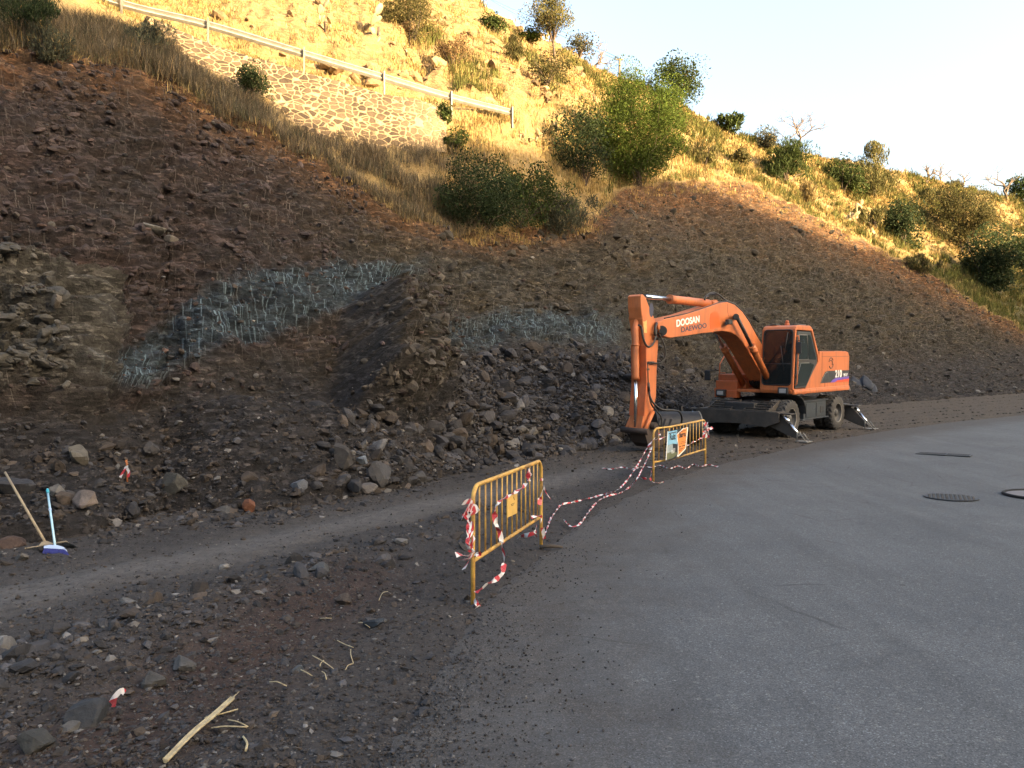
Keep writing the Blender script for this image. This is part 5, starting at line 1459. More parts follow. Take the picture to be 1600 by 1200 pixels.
G1 = "shrubs scattered over the sunlit hill"
G2 = "shrubs in the shade above the cut"
G3 = "trees along the hill crest"
SH = [
 ("shrub", "biggest dense yellow-green bush, standing at the top of the brown cut", "shrub", 988, 290, 178, 178, 'yellowgreen', None, 'fine', 42000),
 ("shrub", "dark bush in shade hugging the left side of the big yellow-green bush", "shrub", 908, 288, 104, 104, 'dark', G2, 'bush', 6000),
 ("tree", "small loose-leaved tree sticking up behind the right shoulder of the big yellow-green bush", "tree", 1052, 172, 76, 74, 'green', G3, 'bush', 4200),
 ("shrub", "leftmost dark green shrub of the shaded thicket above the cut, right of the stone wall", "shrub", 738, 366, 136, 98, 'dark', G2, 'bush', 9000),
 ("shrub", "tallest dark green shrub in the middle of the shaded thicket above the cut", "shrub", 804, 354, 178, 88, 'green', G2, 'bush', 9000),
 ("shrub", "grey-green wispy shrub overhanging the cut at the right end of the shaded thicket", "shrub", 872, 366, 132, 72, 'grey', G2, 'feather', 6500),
 ("shrub", "low round shrub straddling the shade line below the end of the stone wall", "shrub", 706, 240, 46, 34, 'green', G2, 'bush', None),
 ("shrub", "small dark bush growing against the foot of the stone wall", "shrub", 394, 156, 52, 48, 'dark', G2, 'bush', None),
 ("shrub", "little bright bush at the right end of the stone wall under the rail post", "shrub", 693, 194, 34, 28, 'green', G1, 'bush', None),
 ("shrub", "large dry grey-olive bush cut off by the top edge above the guard rail", "shrub", 640, 66, 96, 92, 'olive', G1, 'fine', 8000),
 ("shrub", "reddish brown dry bush left of the hill edge, with a bare underside", "shrub", 700, 110, 56, 50, 'dry', G1, 'fine', 1800),
 ("shrub", "round dark green bush near the skyline on the upper left part of the sunlit hill", "shrub", 770, 54, 32, 30, 'green', G1, 'bush', None),
 ("shrub", "upright twiggy bush halfway between the guard rail end and the tall skyline tree", "shrub", 797, 98, 34, 40, 'olive', G1, 'feather', None),
 ("shrub", "flat green bush on the skyline just left of the tall skyline tree", "shrub", 820, 66, 36, 22, 'yellowgreen', G1, 'bush', None),
 ("tree", "small tree with a bent dark trunk on the sunlit slope below the tall skyline tree", "tree", 846, 156, 74, 62, 'olive', G1, 'bush', 1900),
 ("tree", "tall pale olive tree on the skyline, the highest of the crest", "tree", 862, 96, 68, 104, 'pale', G3, 'fine', 6000),
 ("tree", "small round-topped tree just right of the tall pale olive tree on the skyline", "tree", 908, 92, 40, 46, 'grey', G3, 'bush', 900),
 ("tree", "little tufted umbrella-like tree alone on the skyline right of the big bush", "tree", 1137, 216, 34, 36, 'green', G3, 'palm', 700),
 ("shrub", "pale grey thorny bush on the crest left of the bare tree", "shrub", 1196, 238, 62, 36, 'grey', G1, 'fine', None),
 ("shrub", "green shrub with dark hollow at the foot of the bare crest tree", "shrub", 1226, 286, 76, 66, 'green', G1, 'feather', None),
 ("shrub", "dark green rounded bush left of the feathery wind-bent bush", "shrub", 1318, 300, 66, 52, 'green', G1, 'bush', None),
 ("shrub", "feathery pale bush bent to the right by the wind on the crest", "shrub", 1362, 306, 78, 68, 'pale', G1, 'feather', None),
 ("shrub", "small round dark bush in dry grass below the umbrella-like tree", "shrub", 1156, 262, 30, 22, 'olive', G1, 'bush', None),
 ("shrub", "yellowish bush tucked against the right side of the big yellow-green bush", "shrub", 1100, 262, 44, 40, 'olive', G1, 'feather', None),
 ("shrub", "golden broom-like clump at the lip of the cut right of the big bush", "shrub", 1258, 322, 26, 38, 'straw', G1, 'feather', None),
 ("shrub", "pale green low cushion bush beside the dry prickly pears", "shrub", 1362, 356, 54, 36, 'pale', G1, 'feather', None),
 ("shrub", "dark hollow bush at the shade line right of the dry prickly pears", "shrub", 1410, 384, 64, 62, 'dark', G1, 'bush', None),
 ("shrub", "widest olive-grey bush on the right part of the hill", "shrub", 1500, 392, 130, 100, 'olive', G1, 'fine', 15000),
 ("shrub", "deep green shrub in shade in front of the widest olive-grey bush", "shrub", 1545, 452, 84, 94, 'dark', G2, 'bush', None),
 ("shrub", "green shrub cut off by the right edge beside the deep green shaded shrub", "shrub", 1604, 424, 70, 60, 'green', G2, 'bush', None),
 ("shrub", "small low shrub at the lip of the cut between the two shaded shrubs", "shrub", 1425, 425, 60, 26, 'olive', G2, 'feather', None),
 ("shrub", "dark round crown at the far right end of the skyline beside the spreading bare tree", "shrub", 1594, 312, 44, 40, 'green', G3, 'bush', None),
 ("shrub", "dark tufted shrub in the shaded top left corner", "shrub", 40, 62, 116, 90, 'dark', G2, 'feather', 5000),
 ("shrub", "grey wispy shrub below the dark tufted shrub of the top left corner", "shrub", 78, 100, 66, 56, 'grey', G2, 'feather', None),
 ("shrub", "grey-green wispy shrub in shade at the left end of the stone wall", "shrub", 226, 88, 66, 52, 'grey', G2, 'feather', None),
 ("shrub", "low pale bush on the open hillside under the golden crest, right of the feathery bush", "shrub", 1448, 318, 50, 26, 'pale', G1, 'feather', None),
]
for i, (nm, lab, ct, px, py, w, h, pal, grp, sty, n) in enumerate(SH):
    shrub(nm, lab, ct, px, py, w, h, pal, grp, sty, n, seed=i, trunk=(0.26 if nm == "tree" else 0.0), lobes=(34 if (grp == G2 and w > 70) else None), stems=14)
bare_tree("dark bare tree with fine spreading twigs on the crest above the green shrub", 1234, 240, 92, 64, 1, 0.12, group=G3)
bare_tree("bare twigs leaning out to the right over the skyline beside the small round-topped tree", 926, 104, 70, 40, 2, 0.7, group=G3)
bare_tree("thin leafless sapling on the skyline, left one of the row at the right end", 1448, 288, 40, 34, 3, 0.0, group=G3, levels=3)
bare_tree("leafless sapling with a crooked top on the skyline second of the row", 1472, 292, 34, 42, 4, 0.15, group=G3, levels=3)
bare_tree("low wide leafless sapling in the middle of the row at the right skyline", 1510, 302, 56, 34, 5, -0.1, group=G3, levels=3)
bare_tree("spreading leafless tree with a stout pale trunk at the far right end of the skyline", 1572, 316, 66, 56, 6, 0.1, group=G3, levels=3)

# dry prickly pears and agave stumps
MAT_PAD = simple_mat("withered_cactus_pads", (0.30, 0.235, 0.13), 0.8, 0.0, 0.4, 4.0, dirt=(0.10, 0.09, 0.05), dirt_amt=0.7)
def pear(px, py, w, h, n, label, seed):
    r = np.random.default_rng(5000 + seed)
    P, _ = surf(px, py); m = P[1] / FPX; W, Hh = w * m, h * m
    root = empty("prickly_pear", P); tag(root, label, "cactus", "withered prickly pears")
    V0, F0 = ICO[2]
    Vs, Fs, b = [], [], 0
    pads = []
    for k in range(n):
        L = Hh * r.uniform(0.22, 0.38); 
        if pads and r.random() < 0.7:
            q = pads[r.integers(0, len(pads))]; base = q[0] + q[1] * q[2] * 0.9
            if base[2] > Hh: base = pads[0][0] + pads[0][1] * pads[0][2] * r.uniform(0.3, 0.9)
        elif pads: base = pads[r.integers(0, len(pads))][0] + np.array([r.normal() * 0.10 * W, r.normal() * 0.06 * W, 0])
        else: base = np.array([0, 0, -0.05])
        d = np.array([r.normal() * 0.6, r.normal() * 0.4, r.uniform(0.3, 1.2)]) if r.random() < 0.75 else np.array([r.normal(), r.normal() * .5, -0.6])
        d /= np.linalg.norm(d); s = np.cross(d, r.normal(size=3)); s /= np.linalg.norm(s); t_ = np.cross(d, s)
        pads.append((base, d, L))
        Lc = base + d * L * 0.5
        Vs.append(Lc + (V0[:, :1] * s) * L * 0.30 + (V0[:, 1:2] * t_) * L * 0.07 + (V0[:, 2:] * d) * L * 0.54); Fs.append(F0 + b); b += len(V0)
    link("pads", np_mesh("pads", np.concatenate(Vs), np.concatenate(Fs), smooth=True), MAT_PAD, root)
    bm = bmesh.new()
    tube(bm, [(0, 0, -0.2), (0.02, 0, Hh * 0.25)], [0.05 * Hh, 0.035 * Hh], 7)
    bm_link("trunk", bm, MAT_BARK, root)
for i, a in enumerate([
 (502, 46, 26, 44, 12, "withered prickly pear above the guard rail, leftmost on the sunlit slope"),
 (585, 58, 40, 62, 20, "tall withered prickly pear cut off by the top edge above the guard rail"),
 (630, 84, 22, 26, 9, "small withered prickly pear under the large dry grey-olive bush"),
 (676, 98, 22, 28, 9, "withered prickly pear left of the reddish brown dry bush"),
 (852, 66, 36, 30, 12, "withered prickly pear in front of the foot of the tall pale olive tree"),
 (815, 218, 40, 34, 16, "sprawling withered prickly pear on the sunlit bank right of the guard rail end"),
 (838, 222, 24, 30, 10, "withered prickly pear at the shade line beside the sprawling one"),
 (863, 206, 24, 40, 12, "upright withered prickly pear left of the shaded side of the big bush"),
 (758, 364, 40, 28, 14, "pale dead prickly pear at the lip of the cut under the shaded thicket"),
 (815, 352, 36, 28, 12, "pale dead prickly pear hanging among the shaded thicket stems"),
 (1325, 348, 44, 34, 18, "withered prickly pear clump on the right lip of the cut, beside the cushion bush"),
 (1366, 372, 30, 24, 12, "withered prickly pear clump just below the pale cushion bush"),
 (1292, 330, 30, 18, 9, "low withered prickly pear among golden grass at the lip of the cut"),
 ]): pear(*a[:5], a[5], i)

# ------------------------------------------------------------------ dry grass over the natural slope
def grass(name, label, wt, n, blades, h0, h1, cols, cw, seed, width=0.020, jit=0.25):
    r = np.random.default_rng(seed)
    i = pick(wt, n, r)
    B = Hf[i] + r.normal(size=(n, 3)) * np.array([jit, jit, 0.0]) * 0.4
    dist = Hf[i, 1]
    hp = noise3(B * 0.5) * 0.5 + 0.5
    th = (h0 + (h1 - h0) * np.clip(hp + 0.35 * noise3(B * 1.7 + 9), 0, 1)) * r.uniform(0.6, 1.25, n)
    ci = r.choice(len(cols), n, p=cw)
    tcol = np.array(cols)[ci] * r.lognormal(0, 0.22, n)[:, None]
    k = np.repeat(np.arange(n), blades); N_ = len(k)
    base = B[k] + r.normal(size=(N_, 3)) * np.array([0.11, 0.11, 0.0]); base[:, 2] -= 0.06
    h = th[k] * r.uniform(0.5, 1.15, N_)
    a = r.uniform(0, 2 * np.pi, N_); lean = r.uniform(0.1, 1.15, N_)
    d = np.stack([np.cos(a), np.sin(a), 0 * a], 1)
    w = width * np.clip(dist[k] / 24, 0.7, 3.2) * r.uniform(0.6, 1.2, N_)
    s = np.stack([-np.sin(a + r.normal(0, .8, N_)), np.cos(a), 0 * a], 1)
    s /= np.linalg.norm(s, axis=1)[:, None]
    up = np.array([0, 0, 1.0])
    mid = base + up * (h * 0.55)[:, None] + d * (h * lean * 0.25)[:, None]
    tip = base + up * (h * (1 - 0.25 * lean))[:, None] + d * (h * lean * 0.8)[:, None]
    V = np.stack([base - s * (w * .5)[:, None], base + s * (w * .5)[:, None], mid + s * (w * .38)[:, None], mid - s * (w * .38)[:, None], tip], 1).reshape(-1, 3)
    o = np.arange(N_)[:, None] * 5
    Fq = o + np.array([[0, 1, 2, 3]]); Ft = o + np.array([[3, 2, 4]])
    cl = np.repeat(tcol[k] * r.lognormal(0, 0.15, N_)[:, None], 5, 0)
    tag(link(name, np_mesh(name, V, [Fq, Ft], col=cl), MAT_GRASS), label, "grass", kind="stuff")
infr = sstep(-90, -30, PX) * sstep(1700, 1640, PX)
frame_y = (PYd > -60).astype(float)
seg = SEG
bn_ = 0.14 + 0.86 * sstep(-0.25, 0.2, fbm(H + 5, 0.45, 2))
rockfree = (1 - 0.75 * bare)
wt = infr * frame_y * ((seg >= 3) & (seg <= 6)) * bn_ * rockfree
wt = wt + infr * frame_y * ((seg >= 1) & (seg < 3) & (PX > 700)) * 1.2 * bn_ * (1 - 0.85 * shade_olive)  # fewer pale blades where shade is painted on the right slope
STRAW = [(0.32, 0.23, 0.09), (0.26, 0.18, 0.07), (0.20, 0.15, 0.06), (0.115, 0.11, 0.04), (0.38, 0.29, 0.13)]
grass("grass", "dry golden grass covering the upper hill", wt, 22000, 9, 0.14, 0.46, STRAW, [0.34, 0.26, 0.16, 0.12, 0.12], 61, 0.022)
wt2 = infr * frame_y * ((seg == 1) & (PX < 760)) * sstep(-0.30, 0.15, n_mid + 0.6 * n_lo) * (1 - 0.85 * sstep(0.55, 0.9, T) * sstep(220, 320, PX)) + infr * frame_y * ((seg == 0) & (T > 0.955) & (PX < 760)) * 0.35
grass("tall_grass", "tall dry grass between the cut and the stone wall, coloured grey for the shade", wt2, 8500, 11, 0.16, 0.66, [(0.135, 0.108, 0.072), (0.10, 0.085, 0.06), (0.18, 0.13, 0.07), (0.07, 0.07, 0.04)], [0.38, 0.27, 0.2, 0.15], 62, 0.016)  # straw greyed and darkened, the band's shade put into the blade colours
wt3 = infr * ((seg == 0) & (T > 0.90)) * (PX > 700) * sstep(-0.1, 0.25, n_mid) + infr * ((seg == 0) & (T > 0.93) & (PX <= 700)) * 0.2
grass("dry_roots", "dry straw and roots hanging over the lip of the cut", wt3, 1600, 7, 0.12, 0.34, STRAW, [0.34, 0.26, 0.16, 0.12, 0.12], 63, 0.016)

wt4 = infr * ((seg >= 3) & (seg <= 6) | ((seg >= 1) & (seg < 3) & (PX > 860))) * sstep(880, 1120, PX) * sstep(0.02, 0.30, fbm(H + 21, 0.22, 2) + 0.10)
wt4 = wt4 + 0.9 * infr * shade_olive  # extra dark scrub deepens the painted shade on the right slope
wt4 = wt4 + 0.8 * infr * frame_y * ((seg >= 4) & (seg <= 6)) * (PX > 560) * sstep(0.15, 0.35, fbm(H + 51, 0.20, 2))
grass("scrub", "low olive-green scrub growing among the dry grass of the hill", wt4, 6600, 16, 0.30, 0.95, [(0.105, 0.105, 0.030), (0.075, 0.082, 0.024), (0.15, 0.135, 0.045), (0.20, 0.155, 0.06)], [0.35, 0.3, 0.2, 0.15], 64, 0.024)

r_ = np.random.default_rng(88)
wr = infr * frame_y * ((seg >= 3) & (seg <= 6)) * (0.15 + bare) * (PX < 1300) * sstep(-0.1, 0.3, fbm(H + 91, 0.35, 2))
i_ = pick(wr, 650, r_); sz_ = np.clip(0.07 * np.exp(r_.exponential(0.6, 650)), 0.07, 0.40)
v_, f_, c_ = scatter(Hf[i_], sz_, r_, 2, np.tile(np.array((0.20, 0.135, 0.072)), (650, 1)) * r_.lognormal(0, 0.25, 650)[:, None], 0.5, 0.45)
tag(link("hill_stones", np_mesh("hill_stones", v_, f_, col=c_), MAT_ROCK), "ochre stones and rock bits sticking out of the sunlit hill", "stones", kind="stuff")
# ------------------------------------------------------------------ yellow crowd barriers
MAT_YEL = simple_mat("scuffed_yellow_paint", (0.56, 0.33, 0.07), 0.5, 0.0, 0.2, 9.0, dirt=(0.13, 0.06, 0.03), dirt_amt=0.9, bump=0.05)
MAT_YELP = simple_mat("pale_yellow_plate", (0.66, 0.42, 0.11), 0.5, 0.0, 0.12, 9.0, dirt=(0.35, 0.2, 0.05), dirt_amt=0.3)
MAT_WOOD = simple_mat("bleached_wood", (0.33, 0.26, 0.17), 0.8, 0.0, 0.3, 18.0)
MAT_DWOOD = simple_mat("dark_wet_wood", (0.05, 0.04, 0.032), 0.85, 0.0, 0.3, 18.0)

def barrier(label, plan, zs, nb, R=0.019, corner=0.13, rail_h=0.365, bars_r=0.0078):
    """plan: ground points along the barrier; the frame is one bent tube"""
    root = empty("crowd_barrier", plan[0]); tag(root, label, "barrier", "yellow crowd barriers along the asphalt edge")
    o = Vector(plan[0]); P = [Vector(p) - o for p in plan]
    cum = [0]
    for a, b in zip(P[:-1], P[1:]): cum.append(cum[-1] + (Vector((b.x, b.y, 0)) - Vector((a.x, a.y, 0))).length)
    def along(s, z):
        for i in range(len(P) - 1):
            if s <= cum[i + 1] + 1e-6 or i == len(P) - 2:
                u = (s - cum[i]) / (cum[i + 1] - cum[i]); p = P[i] + (P[i + 1] - P[i]) * u
                return Vector((p.x, p.y, p.z + z))
    L = cum[-1]; Ht = zs
    pts = [along(0, -0.03), along(0, 0.4), along(0, Ht - corner)]
    for k in range(1, 7):
        a = math.pi / 2 * k / 6; pts.append(along(corner * (1 - math.cos(a)), Ht - corner * (1 - math.sin(a))))
    mids = [c_ for c_ in cum[1:-1]]
    for s in sorted(mids + list(np.linspace(corner + .05, L - corner - .05, 14))):
        sag = 0.0
        pts.append(along(s, Ht))
    for k in range(6, -1, -1):
        a = math.pi / 2 * k / 6; pts.append(along(L - corner * (1 - math.cos(a)), Ht - corner * (1 - math.sin(a))))
    pts += [along(L, 0.4), along(L, -0.03)]
    bm = bmesh.new(); tube(bm, pts, R, 12); bm_link("frame", bm, MAT_YEL, root)
    bm = bmesh.new(); tube(bm, [along(s, rail_h) for s in sorted([0.015] + mids + list(np.linspace(0.05, L - 0.05, 14)) + [L - 0.015])], R * 0.92, 10); bm_link("bottom_rail", bm, MAT_YEL, root)
    for k in range(nb):
        s = L * (k + 1) / (nb + 1)
        bm = bmesh.new(); tube(bm, [along(s, rail_h), along(s + random.uniform(-.004, .004), 0.5 * (rail_h + Ht)), along(s, Ht)], bars_r, 8); bm_link("bar", bm, MAT_YEL, root)
    return root, along, L

L1 = ground_hit(739, 944); R1_ = ground_hit(845.5, 857)
bar1, al1, len1 = barrier("nearest yellow tubular crowd barrier with a small plain plate and loose striped tape", [L1, R1_], 1.0, 13)
d1 = Vector((R1_ - L1)); d1.z = 0; d1.normalize(); n1 = Vector((d1.y, -d1.x, 0))
if n1.y > 0: n1 = -n1
def plane_hit(px, py, O, nrm, off_=0.0):
    d = Vector(ray(px, py)); o = Vector((0, 0, CAM_Z)); q = Vector(O) + nrm * off_
    s = (q - o).dot(nrm) / d.dot(nrm)
    return o + d * s
def z2(x, y): return (700 + x / 831 * 180, 700 + y / 1200 * 260)     # detail view of the near barrier
def b1(x, y, off_=0.03): return plane_hit(*z2(x, y), L1, n1, off_)
bm = bmesh.new()
q = [b1(428, 352, 0.012), b1(498, 326, 0.012), b1(498, 470, 0.012), b1(428, 503, 0.012)]
q = [p - Vector(L1) for p in q]
va = [bm.verts.new(p) for p in q]; vb = [bm.verts.new(p - n1 * 0.004) for p in q]
bm.faces.new(va); bm.faces.new(vb[::-1])
for i in range(4): bm.faces.new((va[i], vb[i], vb[(i + 1) % 4], va[(i + 1) % 4]))
plate = bm_link("plate", bm, MAT_YELP, bar1)
bm = bmesh.new()
for (x0_, y0_, x1_, y1_) in ((455, 408, 480, 396), (458, 416, 474, 409), (474, 352, 478, 375)):
    tube(bm, [b1(x0_, y0_, 0.0135) - Vector(L1), b1(x1_, y1_, 0.0135) - Vector(L1)], 0.003, 5)
bm_link("worn_mark", bm, MAT_RUST, bar1)

L2 = ground_hit(1021, 752.5); R2_ = ground_hit(1102, 728.5)
Yb = L2[1] + 0.40; B2 = np.array([(1048 - 800) / FPX * Yb, Yb, float(gz(Yb))])
bar2, al2, len2 = barrier("farther yellow crowd barrier, bent near its left end, with a printed sign tied on", [L2, B2, R2_], 1.0, 13)
d2 = Vector((R2_ - B2)); d2.z = 0; d2.normalize(); n2 = Vector((d2.y, -d2.x, 0))
if n2.y > 0: n2 = -n2
def z3(x, y): return (1000 + x / 1309 * 120, 650 + y / 1200 * 110)    # detail view of the far barrier
def b2(x, y, off_=0.03): return plane_hit(*z3(x, y), B2, n2, off_)

# printed sign tied to the far barrier
MAT_SIGN = simple_mat("sign_dark_print", (0.018, 0.022, 0.028), 0.45, 0.0, 0.1, 9.0)
MAT_SKYB = simple_mat("sign_sky_blue_print", (0.22, 0.47, 0.66), 0.45, 0.0, 0.2, 7.0)
MAT_SORG = simple_mat("sign_orange_print", (0.72, 0.24, 0.05), 0.45, 0.0, 0.1, 9.0)
MAT_SOLV = simple_mat("sign_olive_print", (0.13, 0.145, 0.075), 0.5, 0.0, 0.35, 14.0)
MAT_SGRY = simple_mat("sign_grey_print", (0.30, 0.36, 0.38), 0.5, 0.0, 0.35, 14.0)
def sign_poly(pts, off_, th=0.003):
    bm = bmesh.new(); O = so
    a = [bm.verts.new(b2(x, y, off_) - O) for x, y in pts]; b = [bm.verts.new(b2(x, y, off_ - th) - O) for x, y in pts]
    bm.faces.new(a); bm.faces.new(b[::-1])
    for i in range(len(pts)): bm.faces.new((a[i], b[i], b[(i + 1) % len(pts)], a[(i + 1) % len(pts)]))
    return bm
so = b2(620, 480, 0.03)
sign = bm_link("sign", sign_poly([(474, 258), (820, 190), (786, 640), (700, 690), (560, 738), (436, 770)], 0.030, 0.004), MAT_SIGN)
sign.location = so
tag(sign, "printed sign, blue photo left and orange right, tied to the farther barrier", "sign")
bm_link("picture", sign_poly([(478, 268), (634, 238), (628, 330), (640, 480), (560, 470), (470, 500), (462, 500)], 0.0325, 0.002), MAT_SKYB, sign)
bm_link("picture", sign_poly([(462, 502), (470, 502), (560, 473), (560, 600), (455, 640)], 0.0325, 0.002), MAT_SGRY, sign)
bm_link("picture", sign_poly([(455, 642), (560, 602), (640, 620), (650, 640), (560, 715), (445, 752)], 0.0325, 0.002), MAT_SOLV, sign)
bm_link("border", sign_poly([(822, 190), (730, 212), (622, 315), (632, 400), (645, 470), (645, 640), (628, 690), (660, 690), (782, 560)], 0.0325, 0.002), MAT_WHITE, sign)
bm_link("orange_panel", sign_poly([(808, 200), (735, 222), (634, 322), (644, 400), (655, 470), (655, 640), (642, 680), (772, 552)], 0.0350, 0.002), MAT_SORG, sign)
bm_link("edge_strip", sign_poly([(470, 260), (480, 258), (452, 752), (440, 756)], 0.0350, 0.002), MAT_WHITE, sign)
for k, (x0_, x1_, y_) in enumerate([(560, 600, 560), (535, 600, 585), (530, 590, 610), (535, 585, 630)]):
    bm_link("printed_line", sign_poly([(x0_, y_), (x1_, y_ - 12), (x1_, y_ - 4), (x0_, y_ + 8)], 0.0350, 0.0015), MAT_WHITE, sign)
for k, (x0_, x1_, y_, t_) in enumerate([(690, 785, 262, 9), (700, 790, 440, 6), (690, 790, 466, 6), (668, 700, 520, 16), (712, 772, 505, 16), (664, 745, 562, 8), (664, 720, 585, 8)]):
    bm_link("printed_line", sign_poly([(x0_, y_), (x1_, y_ - 0.24 * (x1_ - x0_)), (x1_, y_ - 0.24 * (x1_ - x0_) + t_), (x0_, y_ + t_)], 0.0375, 0.0015), MAT_RUST, sign)
bm_link("printed_line", sign_poly([(492, 290), (622, 262), (622, 280), (492, 308)], 0.0350, 0.0015), MAT_NAVY, sign)
def sign_text(s, p0, p1, size, mat, off_):
    a = b2(*p0, off_) - so; b = b2(*p1, off_) - so; U = (b - a).normalized(); W = n2.cross(U)
    if W.z < 0: W = -W
    return text_mesh(s, size, mat, sign, a, U, W, ext=0.001, bold=0.004)
sign_text("Ruiz", (505, 412), (615, 388), 0.17, MAT_SIGN, 0.0355)
sign_text("Barea", (668, 372), (780, 342), 0.15, MAT_SIGN, 0.0380)

# ------------------------------------------------------------------ red and white warning tape
t = NT("red_white_warning_tape")
us = t.sep(t.new("ShaderNodeUVMap", uv_map="uv").outputs[0])
fr = t.math('FRACT', t.math('MULTIPLY', t.math('ADD', us[0], t.math('MULTIPLY', us[1], 0.05)), 5.2))
cT = t.mix(t.math('GREATER_THAN', fr, 0.5), (0.62, 0.62, 0.64), (0.42, 0.025, 0.035))
cT = t.mix(t.ramp(t.noise(t.coord("Object"), 18, 4), [(0.5, 0), (0.75, 0.5)]), cT, (0.25, 0.22, 0.21))
MAT_TAPE = t.out(cT, 0.4, None, spec=0.4)

def ribbon_arrays(pts, width, twist=0.0, crump=0.0, seed=0, m=6, phase=0.0):
    r = np.random.default_rng(seed)
    C = catmull([Vector(p) for p in pts], m)
    n = len(C); V, UVs = [], []; s = r.uniform(0, 0.2)
    for i, p in enumerate(C):
        d = (C[min(i + 1, n - 1)] - C[max(i - 1, 0)]).normalized()
        a = Vector((0, 0, 1)) if abs(d.z) < 0.8 else n1
        side = d.cross(a).normalized(); up = side.cross(d)
        if i: s += (p - C[i - 1]).length
        ang = phase + twist * s + crump * math.sin(s * 23 + seed)
        w = side * math.cos(ang) + up * math.sin(ang)
        wd = width * (1 - 0.25 * abs(math.sin(s * 9 + seed)))
        V += [p - w * wd / 2, p + w * wd / 2]; UVs += [(s, 0), (s, 1)]
    F = [(2 * i, 2 * i + 1, 2 * i + 3, 2 * i + 2) for i in range(n - 1)]
    return np.array([tuple(v) for v in V]), np.array(F), np.array(UVs)
def tape(label, strips, group="pieces of red and white warning tape", cat="tape", name="warning_tape"):
    Vs, Fs, Us, b = [], [], [], 0
    for st in strips:
        v, f_, u = ribbon_arrays(**st); Vs.append(v); Fs.append(f_ + b); Us.append(u); b += len(v)
    V = np.concatenate(Vs); O = V.mean(0)
    me = np_mesh(name, V - O, np.concatenate(Fs), smooth=False, uv=np.concatenate(Us))
    o = link(name, me, MAT_TAPE); o.location = O
    md = o.modifiers.new("thickness", 'SOLIDIFY'); md.thickness = 0.0008
    return tag(o, label, cat, group)
def lay(pts, Y0=None, z0=None):
    """points on the ground (x, y only) or hanging (x, y, height above ground, distance)"""
    out = []
    for p in pts:
        if len(p) == 2:
            g = ground_hit(*p); out.append(Vector(g) + Vector((0, 0, 0.035)))
        else: out.append(Vector(at(p[0], p[1], p[2])))
    return out
# the two long strands from the far barrier to the near one
sA = [(1022, 684, 14.82), (1010, 702, 14.4), (1000, 720, 13.9), (990, 736, 13.3), (975, 756, 12.5), (960, 768, 12.1)] + [(942, 776), (920, 782), (895, 788), (877, 792), (868, 803), (860, 815), (854, 832), (850, 838)]
tape("long tape strand drooping from the farther barrier to the nearest barrier's right post", [dict(pts=lay(sA), width=0.036, twist=9, crump=0.6, seed=1, m=8)])
sB = [(1020, 696, 14.8), (1012, 715, 14.2), (1004, 732, 13.7), (994, 750, 13.0)] + [(985, 763), (970, 773), (950, 778), (935, 786), (920, 803), (910, 818), (902, 825), (893, 827), (886, 822), (881, 817)]
tape("lower tape strand that droops from the farther barrier and ends curled on the asphalt", [dict(pts=lay(sB), width=0.036, twist=9, crump=0.6, seed=2, m=8, phase=1.0)])
# on the near barrier
st_ = [b1(x, y, 0.035) for x, y in ((560, 255), (545, 275), (510, 300), (470, 325), (430, 345), (390, 370), (352, 402))]
tape("tape stretched across the nearest barrier's bars, then hanging down to the ground",
     [dict(pts=st_, width=0.045, twist=11, crump=0.4, seed=3),
      dict(pts=[b1(352, 402), b1(337, 480, .04), b1(345, 545, .05), b1(372, 610, .06), b1(386, 665, .07), b1(390, 700, .08), b1(403, 770, .09), b1(402, 850, .10), b1(375, 925, .11), b1(310, 965, .10), b1(245, 1008, .08), b1(200, 1042, .05)], width=0.06, twist=3.2, crump=0.5, seed=4, phase=1.2)])
tape("knot of tape with a white flap round the upper left post of the nearest barrier",
     [dict(pts=[b1(190, 440, .03), b1(150, 430, .05), b1(118, 470, .08), b1(100, 512, .08)], width=0.09, twist=1.0, seed=5, phase=1.5),
      dict(pts=[b1(185, 400, .03), b1(150, 385, .06), b1(108, 395, .06)], width=0.05, twist=2, seed=6, phase=1.2),
      dict(pts=[b1(170, 380, .03), b1(150, 430, .05), b1(132, 490, .06), b1(150, 520, .04)], width=0.08, twist=1.0, seed=7, phase=1.4),
      dict(pts=[b1(160, 470, .03), b1(195, 428, .04), b1(212, 450, .04), b1(165, 475, .03)], width=0.05, twist=2, seed=8, phase=1.2)])
tape("bundle of shredded tape along the nearest barrier's lower left post",
     [dict(pts=[b1(158 + dx, 530, .04), b1(152 + dx * 1.5, 600, .05), b1(150 - dx, 680, .06), b1(162 + dx, 750, .05)], width=0.035, twist=5, crump=1, seed=20 + k, phase=k) for k, dx in enumerate((-8, 4, 14))] +
     [dict(pts=[b1(190, 640, .04), b1(170, 700, .05), b1(182, 750, .05), b1(160, 770, .05)], width=0.04, twist=4, seed=25, phase=1)] +
     [dict(pts=[b1(175, 765, .04), b1(130, 775, .07), b1(85, 765, .08), b1(55, 770, .08)], width=0.045, twist=5, seed=26, phase=1.3),
      dict(pts=[b1(180, 770, .04), b1(140, 800, .06), b1(95, 805, .07)], width=0.035, twist=4, seed=27, phase=1.0),
      dict(pts=[b1(170, 780, .04), b1(140, 830, .05), b1(112, 875, .06)], width=0.04, twist=3, seed=28, phase=1.4),
      dict(pts=[b1(190, 775, .03), b1(215, 750, .05), b1(235, 770, .05), b1(200, 772, .03)], width=0.03, twist=6, seed=29)])
